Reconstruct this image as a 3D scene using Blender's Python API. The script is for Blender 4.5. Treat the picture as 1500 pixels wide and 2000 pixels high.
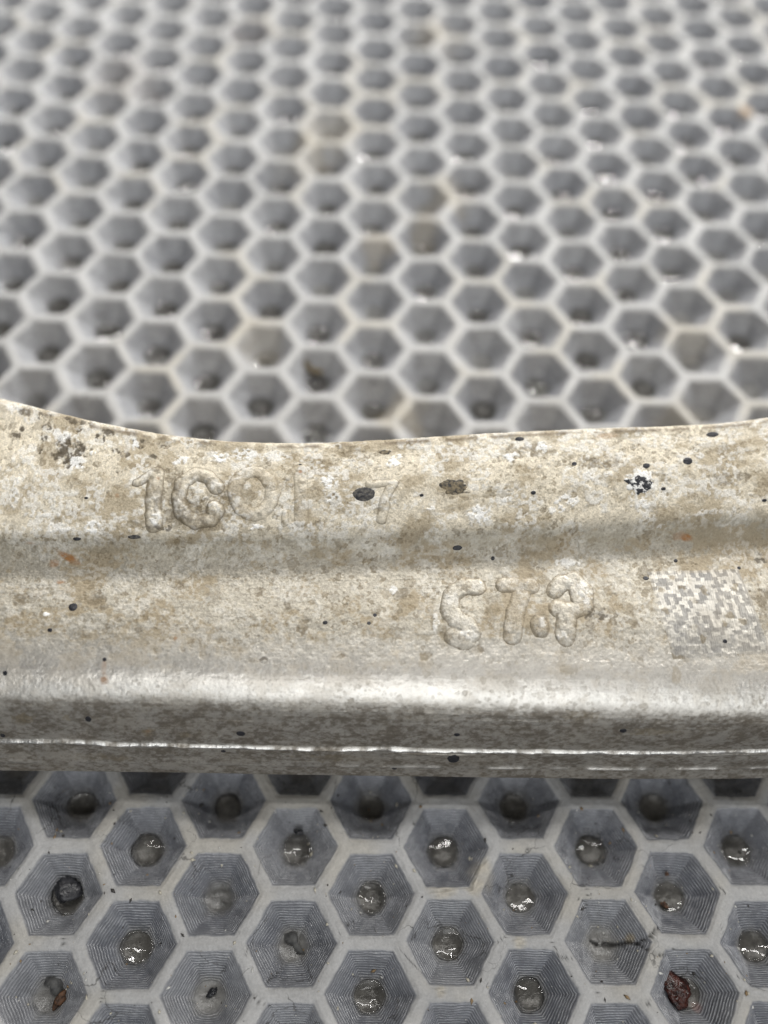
import bpy, math
import numpy as np

# ------------------------------------------------------------------ clear, camera, light, exposure
for o in list(bpy.data.objects):
    bpy.data.objects.remove(o, do_unlink=True)
scene = bpy.context.scene
COL = scene.collection
MM = 0.001
PITCH = 11.5                                   # mm between two pits of one column

cam_data = bpy.data.cameras.new('camera')
cam = bpy.data.objects.new('camera', cam_data)
COL.objects.link(cam)
cam.location = (-1.03010463*PITCH*MM, -9.90575407*PITCH*MM, 10.6618952*PITCH*MM)
cam.rotation_euler = (0.538595046, -0.0283210781, -0.00265689748)
cam_data.sensor_fit = 'VERTICAL'
cam_data.sensor_height = 36.0
cam_data.lens = 1724.24/2000*36
cam_data.clip_start = 0.005
cam_data.clip_end = 20
cam_data.dof.use_dof = True
cam_data.dof.focus_distance = 9.62*PITCH*MM
cam_data.dof.aperture_fstop = 7.8
cam_data.dof.aperture_blades = 0
scene.camera = cam

world = bpy.data.worlds.new('World')
scene.world = world
world.use_nodes = True
bg = world.node_tree.nodes['Background']
bg.inputs['Color'].default_value = (0.93, 0.96, 1.0, 1)
bg.inputs['Strength'].default_value = 0.035

def ceiling_tube(name, loc, size, power, color=(1.0, 0.985, 0.96), rz=0.0):
    d = bpy.data.lights.new(name, 'AREA')
    d.shape = 'RECTANGLE'; d.size, d.size_y = size
    d.energy = power; d.color = color
    o = bpy.data.objects.new(name, d)
    COL.objects.link(o)
    o.location = loc
    o.rotation_euler = (0, 0, rz)
    return o
ceiling_tube('ceiling_tube', (0.95, 0.82, 2.10), (1.2, 0.12), 8)
k2 = ceiling_tube('ceiling_tube', (1.55, 0.52, 1.30), (0.9, 0.10), 9)
k2.rotation_euler = (0, math.radians(50), 0)
ceiling_tube('ceiling_tube', (-0.10, 0.42, 2.10), (0.8, 0.07), 4)
ceiling_tube('ceiling_tube', (-0.05, 0.95, 2.10), (0.07, 0.5), 4)
ceiling_tube('ceiling_tube', (-0.80, 1.10, 2.10), (1.2, 0.12), 2)
ceiling_tube('ceiling_tube', (0.60, -0.85, 2.10), (1.2, 0.12), 2)
ceiling_tube('ceiling_tube', (-0.40, -1.50, 2.10), (1.2, 0.12), 4)
# added lamps: low pair brightens the rear mat, soft panels fill from the front
ceiling_tube('added_back_lamp', (0.55, 0.95, 0.65), (0.8, 0.14), 22)
ceiling_tube('added_back_lamp', (-0.40, 1.00, 0.65), (0.8, 0.14), 10)
soft_fill = ceiling_tube('added_soft_fill', (0.35, -1.95, 1.60), (2.0, 1.4), 11, (0.95, 0.98, 1.0))  # added soft lamp for the highlight along the shoulder
soft_fill.rotation_euler = (math.radians(51), 0, 0)
low_fill = ceiling_tube('added_soft_fill', (0.30, -2.2, 0.70), (2.6, 0.5), 7, (0.95, 0.98, 1.0))  # added low lamp for sheen on the rear pit walls
low_fill.rotation_euler = (math.radians(72), 0, 0)

scene.view_settings.view_transform = 'Standard'
scene.view_settings.look = 'None'
scene.view_settings.exposure = 0.33
scene.view_settings.gamma = 1.0
scene.view_settings.use_curve_mapping = False
scene.render.engine = 'CYCLES'

# ------------------------------------------------------------------ numpy noise
def _hash(ix, iy, seed):
    h = (ix.astype(np.int64)*374761393 + iy.astype(np.int64)*668265263 + seed*1274126177) & 0xffffffff
    h = ((h ^ (h >> 13))*1274126177) & 0xffffffff
    h = (h ^ (h >> 16)) & 0xffffff
    return h/float(0xffffff)
def vnoise(x, y, seed=0):
    x0 = np.floor(x); y0 = np.floor(y); fx = x-x0; fy = y-y0
    ux = fx*fx*fx*(fx*(fx*6-15)+10); uy = fy*fy*fy*(fy*(fy*6-15)+10)
    a = _hash(x0, y0, seed); b = _hash(x0+1, y0, seed); c = _hash(x0, y0+1, seed); d = _hash(x0+1, y0+1, seed)
    return (a*(1-ux)+b*ux)*(1-uy)+(c*(1-ux)+d*ux)*uy
def fbm(x, y, seed=0, octv=4, gain=0.5):
    s = 0; a = 1.0; t = 0
    for k in range(octv):
        s = s+a*vnoise(x*2**k+17.3*k, y*2**k-9.1*k, seed+k*31); t += a; a *= gain
    return s/t
def worley(x, y, seed=0):
    ix = np.floor(x); iy = np.floor(y)
    best = np.full(np.shape(x), 9.0); bid = np.zeros(np.shape(x))
    for dx in (-1, 0, 1):
        for dy in (-1, 0, 1):
            cx = ix+dx; cy = iy+dy
            px = cx+_hash(cx, cy, seed); py = cy+_hash(cx, cy, seed+7)
            d = np.hypot(x-px, y-py); m = d < best
            best = np.where(m, d, best); bid = np.where(m, _hash(cx, cy, seed+13), bid)
    return best, bid
def sstep(a, b, x):
    t = np.clip((x-a)/(b-a), 0, 1)
    return t*t*(3-2*t)

# ------------------------------------------------------------------ object helpers
def mesh_from(name, verts, quads=None, tris=None, attrs=None, smooth=True):
    """verts in mm (n,3); quads (m,4); tris (k,3); attrs {name: (n,3) colour or (n,) float}"""
    me = bpy.data.meshes.new(name)
    v = np.asarray(verts, np.float32)*MM
    q = np.zeros((0, 4), np.int32) if quads is None else np.asarray(quads, np.int32)
    t = np.zeros((0, 3), np.int32) if tris is None else np.asarray(tris, np.int32)
    me.vertices.add(len(v)); me.vertices.foreach_set('co', v.ravel())
    nl = q.size+t.size
    me.loops.add(nl); me.loops.foreach_set('vertex_index', np.concatenate([q.ravel(), t.ravel()]).astype(np.int32))
    me.polygons.add(len(q)+len(t))
    starts = np.concatenate([np.arange(len(q))*4, q.size+np.arange(len(t))*3]).astype(np.int32)
    me.polygons.foreach_set('loop_start', starts)
    me.update(calc_edges=True)
    me.validate()
    if smooth:
        me.polygons.foreach_set('use_smooth', np.ones(len(me.polygons), bool))
    for k, a in (attrs or {}).items():
        a = np.asarray(a, np.float32)
        if a.ndim == 2:
            at = me.attributes.new(k, 'FLOAT_COLOR', 'POINT')
            at.data.foreach_set('color', np.c_[a, np.ones(len(a), np.float32)].astype(np.float32).ravel())
        else:
            at = me.attributes.new(k, 'FLOAT', 'POINT')
            at.data.foreach_set('value', a)
    return me
def link(name, me, material=None, parent=None, loc=(0, 0, 0)):
    o = bpy.data.objects.new(name, me)
    COL.objects.link(o)
    if material is not None and not me.materials: me.materials.append(material)
    o.parent = parent; o.location = loc
    return o
def tag(o, label=None, cat=None, group=None, kind=None):
    if label: o['label'] = label
    if cat: o['category'] = cat
    if group: o['group'] = group
    if kind: o['kind'] = kind
    return o
def grid_quads(nv, nx, wrap=False):
    i = np.arange(nv if wrap else nv-1)[:, None]; j = np.arange(nx-1)[None, :]
    i2 = (i+1) % nv
    return np.stack([i*nx+j, i*nx+j+1, i2*nx+j+1, i2*nx+j], -1).reshape(-1, 4)

# ------------------------------------------------------------------ materials
def new_mat(name):
    m = bpy.data.materials.new(name); m.use_nodes = True
    nt = m.node_tree
    return m, nt, nt.nodes, nt.links, nt.nodes['Principled BSDF']
def add(n, typ, **kw):
    x = n.new(typ)
    for k, v in kw.items():
        if k in x.bl_rna.properties: setattr(x, k, v)
        else: x.inputs[k].default_value = v
    return x
def math_node(n, l, op, a, b=None, clamp=False):
    x = n.new('ShaderNodeMath'); x.operation = op; x.use_clamp = clamp
    for i, v in enumerate((a, b)):
        if v is None: continue
        if hasattr(v, 'is_linked'): l.new(v, x.inputs[i])
        else: x.inputs[i].default_value = v
    return x.outputs[0]

def mat_cast_metal():
    m, nt, n, l, p = new_mat('weathered_cast_aluminium')
    col = add(n, 'ShaderNodeAttribute', attribute_name='col')
    met = add(n, 'ShaderNodeAttribute', attribute_name='metal')
    rgh = add(n, 'ShaderNodeAttribute', attribute_name='rough')
    tc = n.new('ShaderNodeTexCoord')
    n1 = add(n, 'ShaderNodeTexNoise', Scale=5200.0, Detail=3.0, Roughness=0.7)
    n2 = add(n, 'ShaderNodeTexNoise', Scale=1900.0, Detail=2.0, Roughness=0.6)
    l.new(tc.outputs['Object'], n1.inputs['Vector']); l.new(tc.outputs['Object'], n2.inputs['Vector'])
    # fine speckle in the dirt film
    r = add(n, 'ShaderNodeMapRange'); l.new(n1.outputs['Fac'], r.inputs['Value'])
    r.inputs['From Min'].default_value = 0.30; r.inputs['From Max'].default_value = 0.70
    r.inputs['To Min'].default_value = 0.76; r.inputs['To Max'].default_value = 1.22
    stk0 = add(n, 'ShaderNodeAttribute', attribute_name='streak')
    sm = add(n, 'ShaderNodeMix', data_type='FLOAT'); l.new(math_node(n, l, 'MULTIPLY', stk0.outputs['Fac'], 0.75), sm.inputs[0]); l.new(r.outputs['Result'], sm.inputs[2]); sm.inputs[3].default_value = 1.0
    mx = add(n, 'ShaderNodeVectorMath', operation='SCALE')
    l.new(col.outputs['Color'], mx.inputs[0]); l.new(sm.outputs[0], mx.inputs['Scale'])
    l.new(mx.outputs[0], p.inputs['Base Color'])
    l.new(met.outputs['Fac'], p.inputs['Metallic'])
    l.new(rgh.outputs['Fac'], p.inputs['Roughness'])
    # drawn, satin skin on the rounded edge: the grain runs along the arm there
    stk = add(n, 'ShaderNodeAttribute', attribute_name='streak')
    mp = add(n, 'ShaderNodeMapping'); mp.inputs['Scale'].default_value = (260, 4200, 4200)
    n3 = add(n, 'ShaderNodeTexNoise', Scale=1.0, Detail=3.0, Roughness=0.7)
    l.new(tc.outputs['Object'], mp.inputs['Vector']); l.new(mp.outputs[0], n3.inputs['Vector'])
    hm = add(n, 'ShaderNodeMix', data_type='FLOAT')
    l.new(math_node(n, l, 'MULTIPLY', stk.outputs['Fac'], 0.6), hm.inputs[0]); l.new(n1.outputs['Fac'], hm.inputs[2]); l.new(n3.outputs['Fac'], hm.inputs[3])
    b1 = add(n, 'ShaderNodeBump', Strength=0.5, Distance=0.00007)
    b2 = add(n, 'ShaderNodeBump', Strength=0.35, Distance=0.00010)
    l.new(hm.outputs[0], b1.inputs['Height']); l.new(n2.outputs['Fac'], b2.inputs['Height'])
    l.new(b1.outputs[0], b2.inputs['Normal']); l.new(b2.outputs[0], p.inputs['Normal'])
    return m
def mat_etched():
    m, nt, n, l, p = new_mat('laser_etched_aluminium')
    col = add(n, 'ShaderNodeAttribute', attribute_name='col')
    met = add(n, 'ShaderNodeAttribute', attribute_name='metal')
    rgh = add(n, 'ShaderNodeAttribute', attribute_name='rough')
    tc = n.new('ShaderNodeTexCoord')
    mp = add(n, 'ShaderNodeMapping'); mp.inputs['Rotation'].default_value = (0, 0, math.radians(-22)); mp.inputs['Scale'].default_value = (7000, 700, 700)
    w = add(n, 'ShaderNodeTexNoise', Scale=1.0, Detail=2.0)
    l.new(tc.outputs['Object'], mp.inputs['Vector']); l.new(mp.outputs[0], w.inputs['Vector'])
    r = add(n, 'ShaderNodeMapRange'); l.new(w.outputs['Fac'], r.inputs['Value'])
    r.inputs['From Min'].default_value = 0.3; r.inputs['From Max'].default_value = 0.7
    r.inputs['To Min'].default_value = 0.84; r.inputs['To Max'].default_value = 1.16
    mx = add(n, 'ShaderNodeVectorMath', operation='SCALE')
    l.new(col.outputs['Color'], mx.inputs[0]); l.new(r.outputs['Result'], mx.inputs['Scale'])
    l.new(mx.outputs[0], p.inputs['Base Color'])
    l.new(met.outputs['Fac'], p.inputs['Metallic']); l.new(rgh.outputs['Fac'], p.inputs['Roughness'])
    b = add(n, 'ShaderNodeBump', Strength=0.6, Distance=0.00008)
    l.new(w.outputs['Fac'], b.inputs['Height']); l.new(b.outputs[0], p.inputs['Normal'])
    return m
def mat_rubber():
    m, nt, n, l, p = new_mat('worn_grey_rubber')
    col = add(n, 'ShaderNodeAttribute', attribute_name='col')
    rgh = add(n, 'ShaderNodeAttribute', attribute_name='rough')
    tc = n.new('ShaderNodeTexCoord')
    n1 = add(n, 'ShaderNodeTexNoise', Scale=3600.0, Detail=4.0, Roughness=0.7)
    n2 = add(n, 'ShaderNodeTexNoise', Scale=700.0, Detail=3.0, Roughness=0.6)
    l.new(tc.outputs['Object'], n1.inputs['Vector']); l.new(tc.outputs['Object'], n2.inputs['Vector'])
    r = add(n, 'ShaderNodeMapRange'); l.new(n1.outputs['Fac'], r.inputs['Value'])
    r.inputs['From Min'].default_value = 0.3; r.inputs['From Max'].default_value = 0.7
    r.inputs['To Min'].default_value = 0.86; r.inputs['To Max'].default_value = 1.12
    mx = add(n, 'ShaderNodeVectorMath', operation='SCALE')
    l.new(col.outputs['Color'], mx.inputs[0]); l.new(r.outputs['Result'], mx.inputs['Scale'])
    l.new(rgh.outputs['Fac'], p.inputs['Roughness'])
    # hairline cracks of old rubber
    dn = add(n, 'ShaderNodeTexNoise', Scale=420.0, Detail=3.0)
    l.new(tc.outputs['Object'], dn.inputs['Vector'])
    dv = add(n, 'ShaderNodeVectorMath', operation='SCALE', Scale=0.0028)
    l.new(dn.outputs['Color'], dv.inputs[0])
    av = add(n, 'ShaderNodeVectorMath', operation='ADD')
    l.new(tc.outputs['Object'], av.inputs[0]); l.new(dv.outputs[0], av.inputs[1])
    vo = add(n, 'ShaderNodeTexVoronoi', feature='DISTANCE_TO_EDGE', Scale=170.0)
    l.new(av.outputs[0], vo.inputs['Vector'])
    gate = add(n, 'ShaderNodeTexNoise', Scale=130.0, Detail=2.0)
    l.new(tc.outputs['Object'], gate.inputs['Vector'])
    gw = add(n, 'ShaderNodeMapRange'); l.new(gate.outputs['Fac'], gw.inputs['Value'])
    gw.inputs['From Min'].default_value = 0.50; gw.inputs['From Max'].default_value = 0.66
    gw.inputs['To Min'].default_value = 0.0; gw.inputs['To Max'].default_value = 0.016
    ln = math_node(n, l, 'SUBTRACT', gw.outputs['Result'], vo.outputs['Distance'])
    ln = math_node(n, l, 'MULTIPLY', ln, 110.0, True)
    cm = add(n, 'ShaderNodeMix', data_type='RGBA')
    l.new(math_node(n, l, 'MULTIPLY', ln, 0.7), cm.inputs[0]); l.new(mx.outputs[0], cm.inputs[6]); cm.inputs[7].default_value = (0.05, 0.048, 0.045, 1)
    l.new(cm.outputs[2], p.inputs['Base Color'])
    p.inputs['Specular IOR Level'].default_value = 0.7
    b1 = add(n, 'ShaderNodeBump', Strength=0.5, Distance=0.00008)
    b2 = add(n, 'ShaderNodeBump', Strength=0.5, Distance=0.0003)
    l.new(n1.outputs['Fac'], b1.inputs['Height']); l.new(n2.outputs['Fac'], b2.inputs['Height'])
    l.new(b1.outputs[0], b2.inputs['Normal']); l.new(b2.outputs[0], p.inputs['Normal'])
    return m
def mat_water():
    m, nt, n, l, p = new_mat('clear_water')
    n.remove(p); out = [x for x in n if x.type == 'OUTPUT_MATERIAL'][0]
    tr = add(n, 'ShaderNodeBsdfTransparent'); tr.inputs['Color'].default_value = (0.94, 0.93, 0.91, 1)
    gl = add(n, 'ShaderNodeBsdfGlossy', Roughness=0.015)
    fr = add(n, 'ShaderNodeFresnel', IOR=1.45)
    mix = n.new('ShaderNodeMixShader')
    tc = n.new('ShaderNodeTexCoord'); ns = add(n, 'ShaderNodeTexNoise', Scale=650.0, Detail=1.0)
    bp = add(n, 'ShaderNodeBump', Strength=0.14, Distance=0.0004)
    l.new(tc.outputs['Object'], ns.inputs['Vector']); l.new(ns.outputs['Fac'], bp.inputs['Height'])
    l.new(bp.outputs[0], gl.inputs['Normal']); l.new(bp.outputs[0], fr.inputs['Normal'])
    l.new(fr.outputs[0], mix.inputs[0]); l.new(tr.outputs[0], mix.inputs[1]); l.new(gl.outputs[0], mix.inputs[2])
    l.new(mix.outputs[0], out.inputs['Surface'])
    return m
def mat_plain(name, c1, c2, rough, scale, bump=0.0002, spec=0.5):
    m, nt, n, l, p = new_mat(name)
    tc = n.new('ShaderNodeTexCoord')
    ns = add(n, 'ShaderNodeTexNoise', Scale=scale, Detail=4.0, Roughness=0.65)
    l.new(tc.outputs['Object'], ns.inputs['Vector'])
    cr = n.new('ShaderNodeValToRGB'); cr.color_ramp.elements[0].position = 0.38; cr.color_ramp.elements[1].position = 0.66
    cr.color_ramp.elements[0].color = (*c1, 1); cr.color_ramp.elements[1].color = (*c2, 1)
    l.new(ns.outputs['Fac'], cr.inputs[0]); l.new(cr.outputs[0], p.inputs['Base Color'])
    p.inputs['Roughness'].default_value = rough; p.inputs['Specular IOR Level'].default_value = spec
    b = add(n, 'ShaderNodeBump', Strength=0.7, Distance=bump)
    l.new(ns.outputs['Fac'], b.inputs['Height']); l.new(b.outputs[0], p.inputs['Normal'])
    return m
M_CAST = mat_cast_metal(); M_ETCH = mat_etched(); M_RUBBER = mat_rubber(); M_WATER = mat_water()
M_TAR = mat_plain('black_paint_speck', (0.006, 0.006, 0.010), (0.02, 0.02, 0.026), 0.38, 2600, 0.00005)
M_TAR_WORN = mat_plain('worn_black_paint', (0.010, 0.011, 0.016), (0.11, 0.10, 0.085), 0.4, 2400, 0.00008)
M_TAR_BROWN = mat_plain('black_paint_under_brown_dirt', (0.010, 0.010, 0.012), (0.26, 0.205, 0.12), 0.5, 1700, 0.00010)
M_TAR_SALT = mat_plain('black_paint_with_salt', (0.008, 0.009, 0.014), (0.80, 0.79, 0.76), 0.5, 1500, 0.00012)
M_TAR_SALT.node_tree.nodes['Color Ramp'].color_ramp.elements[0].position = 0.50
M_TAR_SALT.node_tree.nodes['Color Ramp'].color_ramp.elements[1].position = 0.56
M_STONE = mat_plain('wet_black_stone', (0.008, 0.009, 0.012), (0.05, 0.05, 0.055), 0.22, 900, 0.0003)
M_SCAB = mat_plain('wet_dark_red_crust', (0.012, 0.006, 0.005), (0.085, 0.022, 0.014), 0.16, 1100, 0.0003)
M_FLAKE = mat_plain('dark_grey_flake', (0.05, 0.05, 0.05), (0.12, 0.12, 0.115), 0.5, 1500, 0.0001)
M_RUSTY = mat_plain('rusty_brown_crumb', (0.03, 0.015, 0.008), (0.16, 0.075, 0.035), 0.6, 1800, 0.0002)
M_TWIG = mat_plain('brown_shred', (0.09, 0.065, 0.03), (0.17, 0.13, 0.07), 0.7, 1200, 0.0002)
M_PALE = mat_plain('pale_crumb', (0.55, 0.52, 0.45), (0.8, 0.78, 0.72), 0.6, 1500, 0.0001)

# ------------------------------------------------------------------ the honeycomb mat
S3 = math.sqrt(3)
def cell_xy(c, r):
    return c*PITCH*S3/2, -r*PITCH
HEXC = np.array([[math.cos(math.radians(60*k)), math.sin(math.radians(60*k))] for k in range(6)])*PITCH/S3
def hex_ring(na):
    per = na//6; pts = []
    for k in range(6):
        for j in range(per):
            t = j/per
            pts.append(HEXC[k]*(1-t)+HEXC[(k+1) % 6]*t)
    return np.array(pts)
LIP, FLOOR, DEPTH = 0.865, 0.29, 4.7
CRACKS = [(0.24, [(18.76, -102.92), (19.59, -103.36), (21.15, -103.36), (22.71, -103.4), (24.46, -103.45)]),
          (0.17, [(24.07, -103.45), (25.56, -102.66), (26.93, -101.51)]),
          (0.16, [(24.17, -103.45), (25.1, -104.32), (26.35, -105.02), (27.34, -104.93)]),
          (0.055, [(17.11, -96.13), (18.18, -97.34), (17.83, -99.35)]),
          (0.05, [(15.48, -98.17), (17.24, -98.44), (17.97, -98.72)]),
          (0.06, [(35.54, -97.04), (36.84, -98.61)]),
          (0.06, [(24.54, -109.66), (23.36, -111.13)]),
          (0.06, [(17.8, -108.24), (18.15, -110.22)]),
          (0.045, [(22.67, -103.63), (23.32, -104.5)]),
          (0.05, [(35.43, -107.25), (37.34, -108.26), (38.92, -108.93)]),
          (0.05, [(27.91, -103.89), (28.42, -104.32), (29.59, -104.32)]),
          (0.05, [(12.75, -103.45), (13.74, -105.18), (15.46, -105.35)]),
          (0.05, [(-48.79, -102.28), (-48.2, -103.43), (-48.65, -104.23)]),
          (0.05, [(-42.52, -107.8), (-42.61, -110.52)]),
          (0.05, [(-14.88, -83.37), (-15.23, -85.77)]),
          (0.07, [(-21.45, -106.43), (-22.91, -108.1)]),
          (0.04, [(-25.14, -103.44), (-25.62, -105.44)]),
          (0.06, [(-12.07, -100.8), (-13.98, -102.28)]),
          (0.04, [(-56.03, -94.17), (-55.05, -95.71)]),
          (0.04, [(-45.65, -91.3), (-42.84, -92.25)]),
          (0.04, [(-36.29, -99.33), (-36.59, -100.81)]),
          (0.045, [(-24.58, -108.78), (-23.88, -109.88), (-21.99, -110.42)]),
          (0.05, [(10.57, -91.48), (10.52, -92.93)]),
          (0.05, [(13.77, -104.89), (15.17, -105.32)]),
          (0.045, [(5.16, -103.73), (7.84, -102.57)]),
          (0.05, [(-6.43, -104.31), (-4.85, -105.74), (-3.61, -106.87)]),
          (0.05, [(4.25, -107.99), (4.81, -109.1)]),
          (0.04, [(34.6, -101.09), (34.9, -102.87)])]
TORN = [(4.09, -94.37, 1.79), (-0.72, -97.18, 2.07), (3.62, -96.86, 1.66), (7.35, -95.93, 0.97), (1.07, -94.37, 1.1), (8.74, -103.45, 1.1), (9.67, -87.86, 0.97), (-1.46, -108.82, 0.83)]
MAT_STAINS = [(0.25, 26.69, 4.12, (0.3, 0.25, 0.17), 0.55),
              (-5.45, -19.84, 5.35, (0.42, 0.36, 0.25), 0.5),
              (45.08, -18.87, 4.51, (0.42, 0.36, 0.25), 0.35),
              (5.86, 37.62, 6.38, (0.44, 0.38, 0.27), 0.45),
              (-9.03, 22.01, 4.06, (0.44, 0.37, 0.26), 0.45),
              (74.74, 66.63, 1.86, (0.55, 0.32, 0.12), 0.75),
              (-31.54, -2.72, 6.57, (0.44, 0.39, 0.3), 0.35),
              (-20.21, 56.74, 8.93, (0.44, 0.39, 0.3), 0.4),
              (-66.99, 73.26, 10.43, (0.3, 0.26, 0.23), 0.3),
              (4.51, 94.51, 7.4, (0.4, 0.35, 0.27), 0.5),
              (-39.56, 92.52, 6.1, (0.22, 0.19, 0.17), 0.5),
              (31.13, -110.52, 0.75, (0.35, 0.16, 0.12), 0.35),
              (4.35, -95.62, 2.0, (0.48, 0.43, 0.34), 0.4),
              (49.03, 0.41, 5.76, (0.43, 0.38, 0.29), 0.35),
              (-25.39, 47.98, 7.63, (0.44, 0.39, 0.3), 0.35),
              (23.44, -102.86, 0.65, (0.4, 0.3, 0.14), 0.5)]
DRY = {(-10, -7), (-9, -8), (-9, -7), (-9, -3), (-8, -3), (-7, -6), (-7, -5), (-7, -4), (-6, 9), (-5, -10), (-5, -9), (-5, -8), (-5, 9), (-4, -10), (-4, -9), (-4, -8), (-4, -6), (-4, -5), (-4, -3), (-3, -5), (-3, -2), (-3, 8), (-3, 9), (-2, -10), (-2, -8), (-2, -6), (-2, -5), (-2, -1), (-2, 9), (-1, -11), (-1, -10), (-1, -9), (-1, -2), (-1, -1), (0, -10), (0, -9), (0, -3), (0, 0), (1, 0), (2, -8), (2, -5), (2, -4), (2, -1), (2, 9), (3, -10), (3, -7), (3, -3), (4, -9), (4, -8), (5, -8), (5, -1), (5, 0), (5, 1), (6, -8), (6, -2), (6, -1), (6, 1), (7, -7), (7, -4), (7, -2), (9, -11), (9, -8), (10, -11)}
def seg_dist(x, y, pts):
    best = np.full(x.shape, 1e9); along = np.zeros(x.shape); tot = 0
    L = [math.dist(pts[i][:2], pts[i+1][:2]) for i in range(len(pts)-1)]; S = sum(L)
    for i in range(len(pts)-1):
        ax, ay = pts[i][:2]; bx, by = pts[i+1][:2]
        t = np.clip(((x-ax)*(bx-ax)+(y-ay)*(by-ay))/max(L[i]**2, 1e-9), 0, 1)
        d = np.hypot(x-ax-t*(bx-ax), y-ay-t*(by-ay)); m = d < best
        best = np.where(m, d, best); along = np.where(m, (tot+t*L[i])/S, along); tot += L[i]
    return best, along
def build_mat():
    VX, Q, T, A = [], [], [], []
    off = 0
    tmpl = {}
    def template(na, rings):
        hp = hex_ring(na)
        ang = np.arctan2(hp[:, 1], hp[:, 0])
        rr = np.array(rings)[:, None]
        # hexagon near the lip, circle near the floor, with softened corners in between
        circ = np.stack([np.cos(ang), np.sin(ang)], 1)*PITCH/2
        k = (sstep(FLOOR-0.06, 0.47, rr)*0.94+0.06*sstep(0.80, 0.97, rr))[..., None]
        xy = rr[..., None]*(hp[None]*k+circ[None]*(1-k))
        return xy, np.broadcast_to(rr, xy.shape[:2]), np.broadcast_to(ang[None], xy.shape[:2])
    def rings_for(nr, nridge):
        r = list(np.linspace(0.06, FLOOR, 5))+list(np.linspace(FLOOR, LIP-0.06, nr)[1:])+list(np.linspace(LIP-0.06, LIP+0.06, max(4, nridge))[1:])+list(np.linspace(LIP+0.06, 1.0, nridge)[1:])
        return r
    lods = {'near': (96, rings_for(54, 12)), 'mid': (48, rings_for(20, 5)), 'far': (30, rings_for(9, 4))}
    for k, v in lods.items(): tmpl[k] = template(*v)
    for c in range(-15, 15):
        for rr in range(-13, 15):
            r = rr+(0.5 if c % 2 else 0.0)
            cx, cy = cell_xy(c, r)
            if cy < -135 or cy > 150: continue
            near = cy < -80 and -68 < cx < 52
            mid = (not near) and (-80 < cx < 70) and cy < 60
            xy, R_, ang = tmpl['near' if near else 'mid' if mid else 'far']
            nr, na = xy.shape[:2]
            # every pit a little different: shifted, turned, deeper or shallower
            jr = _hash(np.array([c+50., c+51., c+52.]), np.array([rr+50., rr+50., rr+50.]), 8)-0.5
            inner = (1-R_**6)
            x = xy[..., 0]+cx+0.55*jr[0]*inner+0.05*jr[2]*xy[..., 1]*inner; y = xy[..., 1]+cy+0.55*jr[1]*inner-0.05*jr[2]*xy[..., 0]*inner
            hs = _hash(np.array([c+50.]), np.array([rr+50.]), 3)[0]; hs2 = _hash(np.array([c+50.]), np.array([rr+50.]), 5)[0]
            dep = DEPTH*(0.93+0.14*hs); lip = LIP+0.016*(hs2-0.5)
            lipn = lip+0.034*(fbm(x*0.55, y*0.55, 11, 3)-0.5)+0.030*(fbm(x*2.0, y*2.0, 12, 3)-0.5)
            t = np.clip((lipn-R_)/(lipn-FLOOR), 0, 1)
            sl_ = (lipn-R_)/(lipn-FLOOR)
            sp = lambda q, w: w*np.log1p(np.exp(np.clip(q/w, -40, 40)))
            wall = (sp(sl_, 0.035)-sp(sl_-0.93, 0.13))*dep                     # rounded lip, rounded foot
            z = -wall
            # milled terraces on the walls
            tw = t*13+0.9*(fbm(x*0.5, y*0.5, 21, 2)-0.5)+hs*3
            saw = tw-np.floor(tw)
            onwall = sstep(0.03, 0.10, t)*sstep(1.0, 0.90, t)
            z = z+onwall*0.21*(np.abs(saw-0.5)*2-0.5)*(0.45+1.1*fbm(x*0.35+5, y*0.35, 22, 2))
            # ridge surface: crown, grain, wear
            ridge = sstep(lipn-0.015, lipn+0.03, R_)
            z = z+ridge*(0.10*(fbm(x*0.25, y*0.25, 31, 3)-0.5)+0.10*(fbm(x*2.2, y*2.2, 32, 3)-0.5))-0.10*ridge*sstep(0.95, 0.84, R_)
            z = z+(1-ridge)*0.09*(fbm(x*1.3, y*1.3, 33, 3)-0.5)
            # ---- colour
            pale = np.stack([0.440+0*x, 0.436+0*x, 0.430+0*x], -1)
            mott = fbm(x*0.16, y*0.16, 41, 4)[..., None]
            fine = fbm(x*1.7, y*1.7, 42, 4)[..., None]
            pale = pale*(0.80+0.26*mott+0.30*(fine-0.35))
            warm = np.array([0.46, 0.415, 0.325])
            wm = 0.40*sstep(0.50, 0.72, fbm(x*0.085+3, y*0.085, 43, 4))[..., None]
            pale = pale*(1-wm)+warm*wm*(0.85+0.3*fine)
            wet = float(np.clip((0.85 if cy < -80 else 0.12)+0.5*(hs2-0.5), 0, 1))       # front walls wet and glossy; their darker tone also paints in the shade there
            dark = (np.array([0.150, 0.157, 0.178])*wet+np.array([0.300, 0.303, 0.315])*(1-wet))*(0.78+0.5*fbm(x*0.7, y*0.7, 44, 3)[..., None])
            edge = np.exp(-((saw-0.9)/0.10)**2)*sstep(0.34, 0.64, fbm(x*1.1, y*1.1, 45, 3)+0.16*(hs-0.5))*onwall
            scuff = sstep(0.60, 0.74, fbm(x*0.55+np.cos(ang)*0.6, y*0.55+np.sin(ang)*0.6, 46, 4))*onwall
            dark = dark*(1-0.72*edge[..., None])+np.array([0.55, 0.56, 0.58])*0.72*edge[..., None]
            dark = dark*(1-0.26*scuff[..., None])+np.array([0.33, 0.34, 0.36])*0.26*scuff[..., None]
            # upper walls mixed paler towards the lip
            dust = (0.24*sstep(0.5, 0.0, t)*(0.45+0.9*fbm(x*0.6+9, y*0.6, 50, 4)))[..., None]
            dark = dark*(1-dust)+np.array([0.42, 0.42, 0.43])*dust
            fl = sstep(FLOOR+0.20, FLOOR-0.06, R_+0.10*(fbm(x*1.2, y*1.2, 47, 3)-0.5))[..., None]
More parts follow.
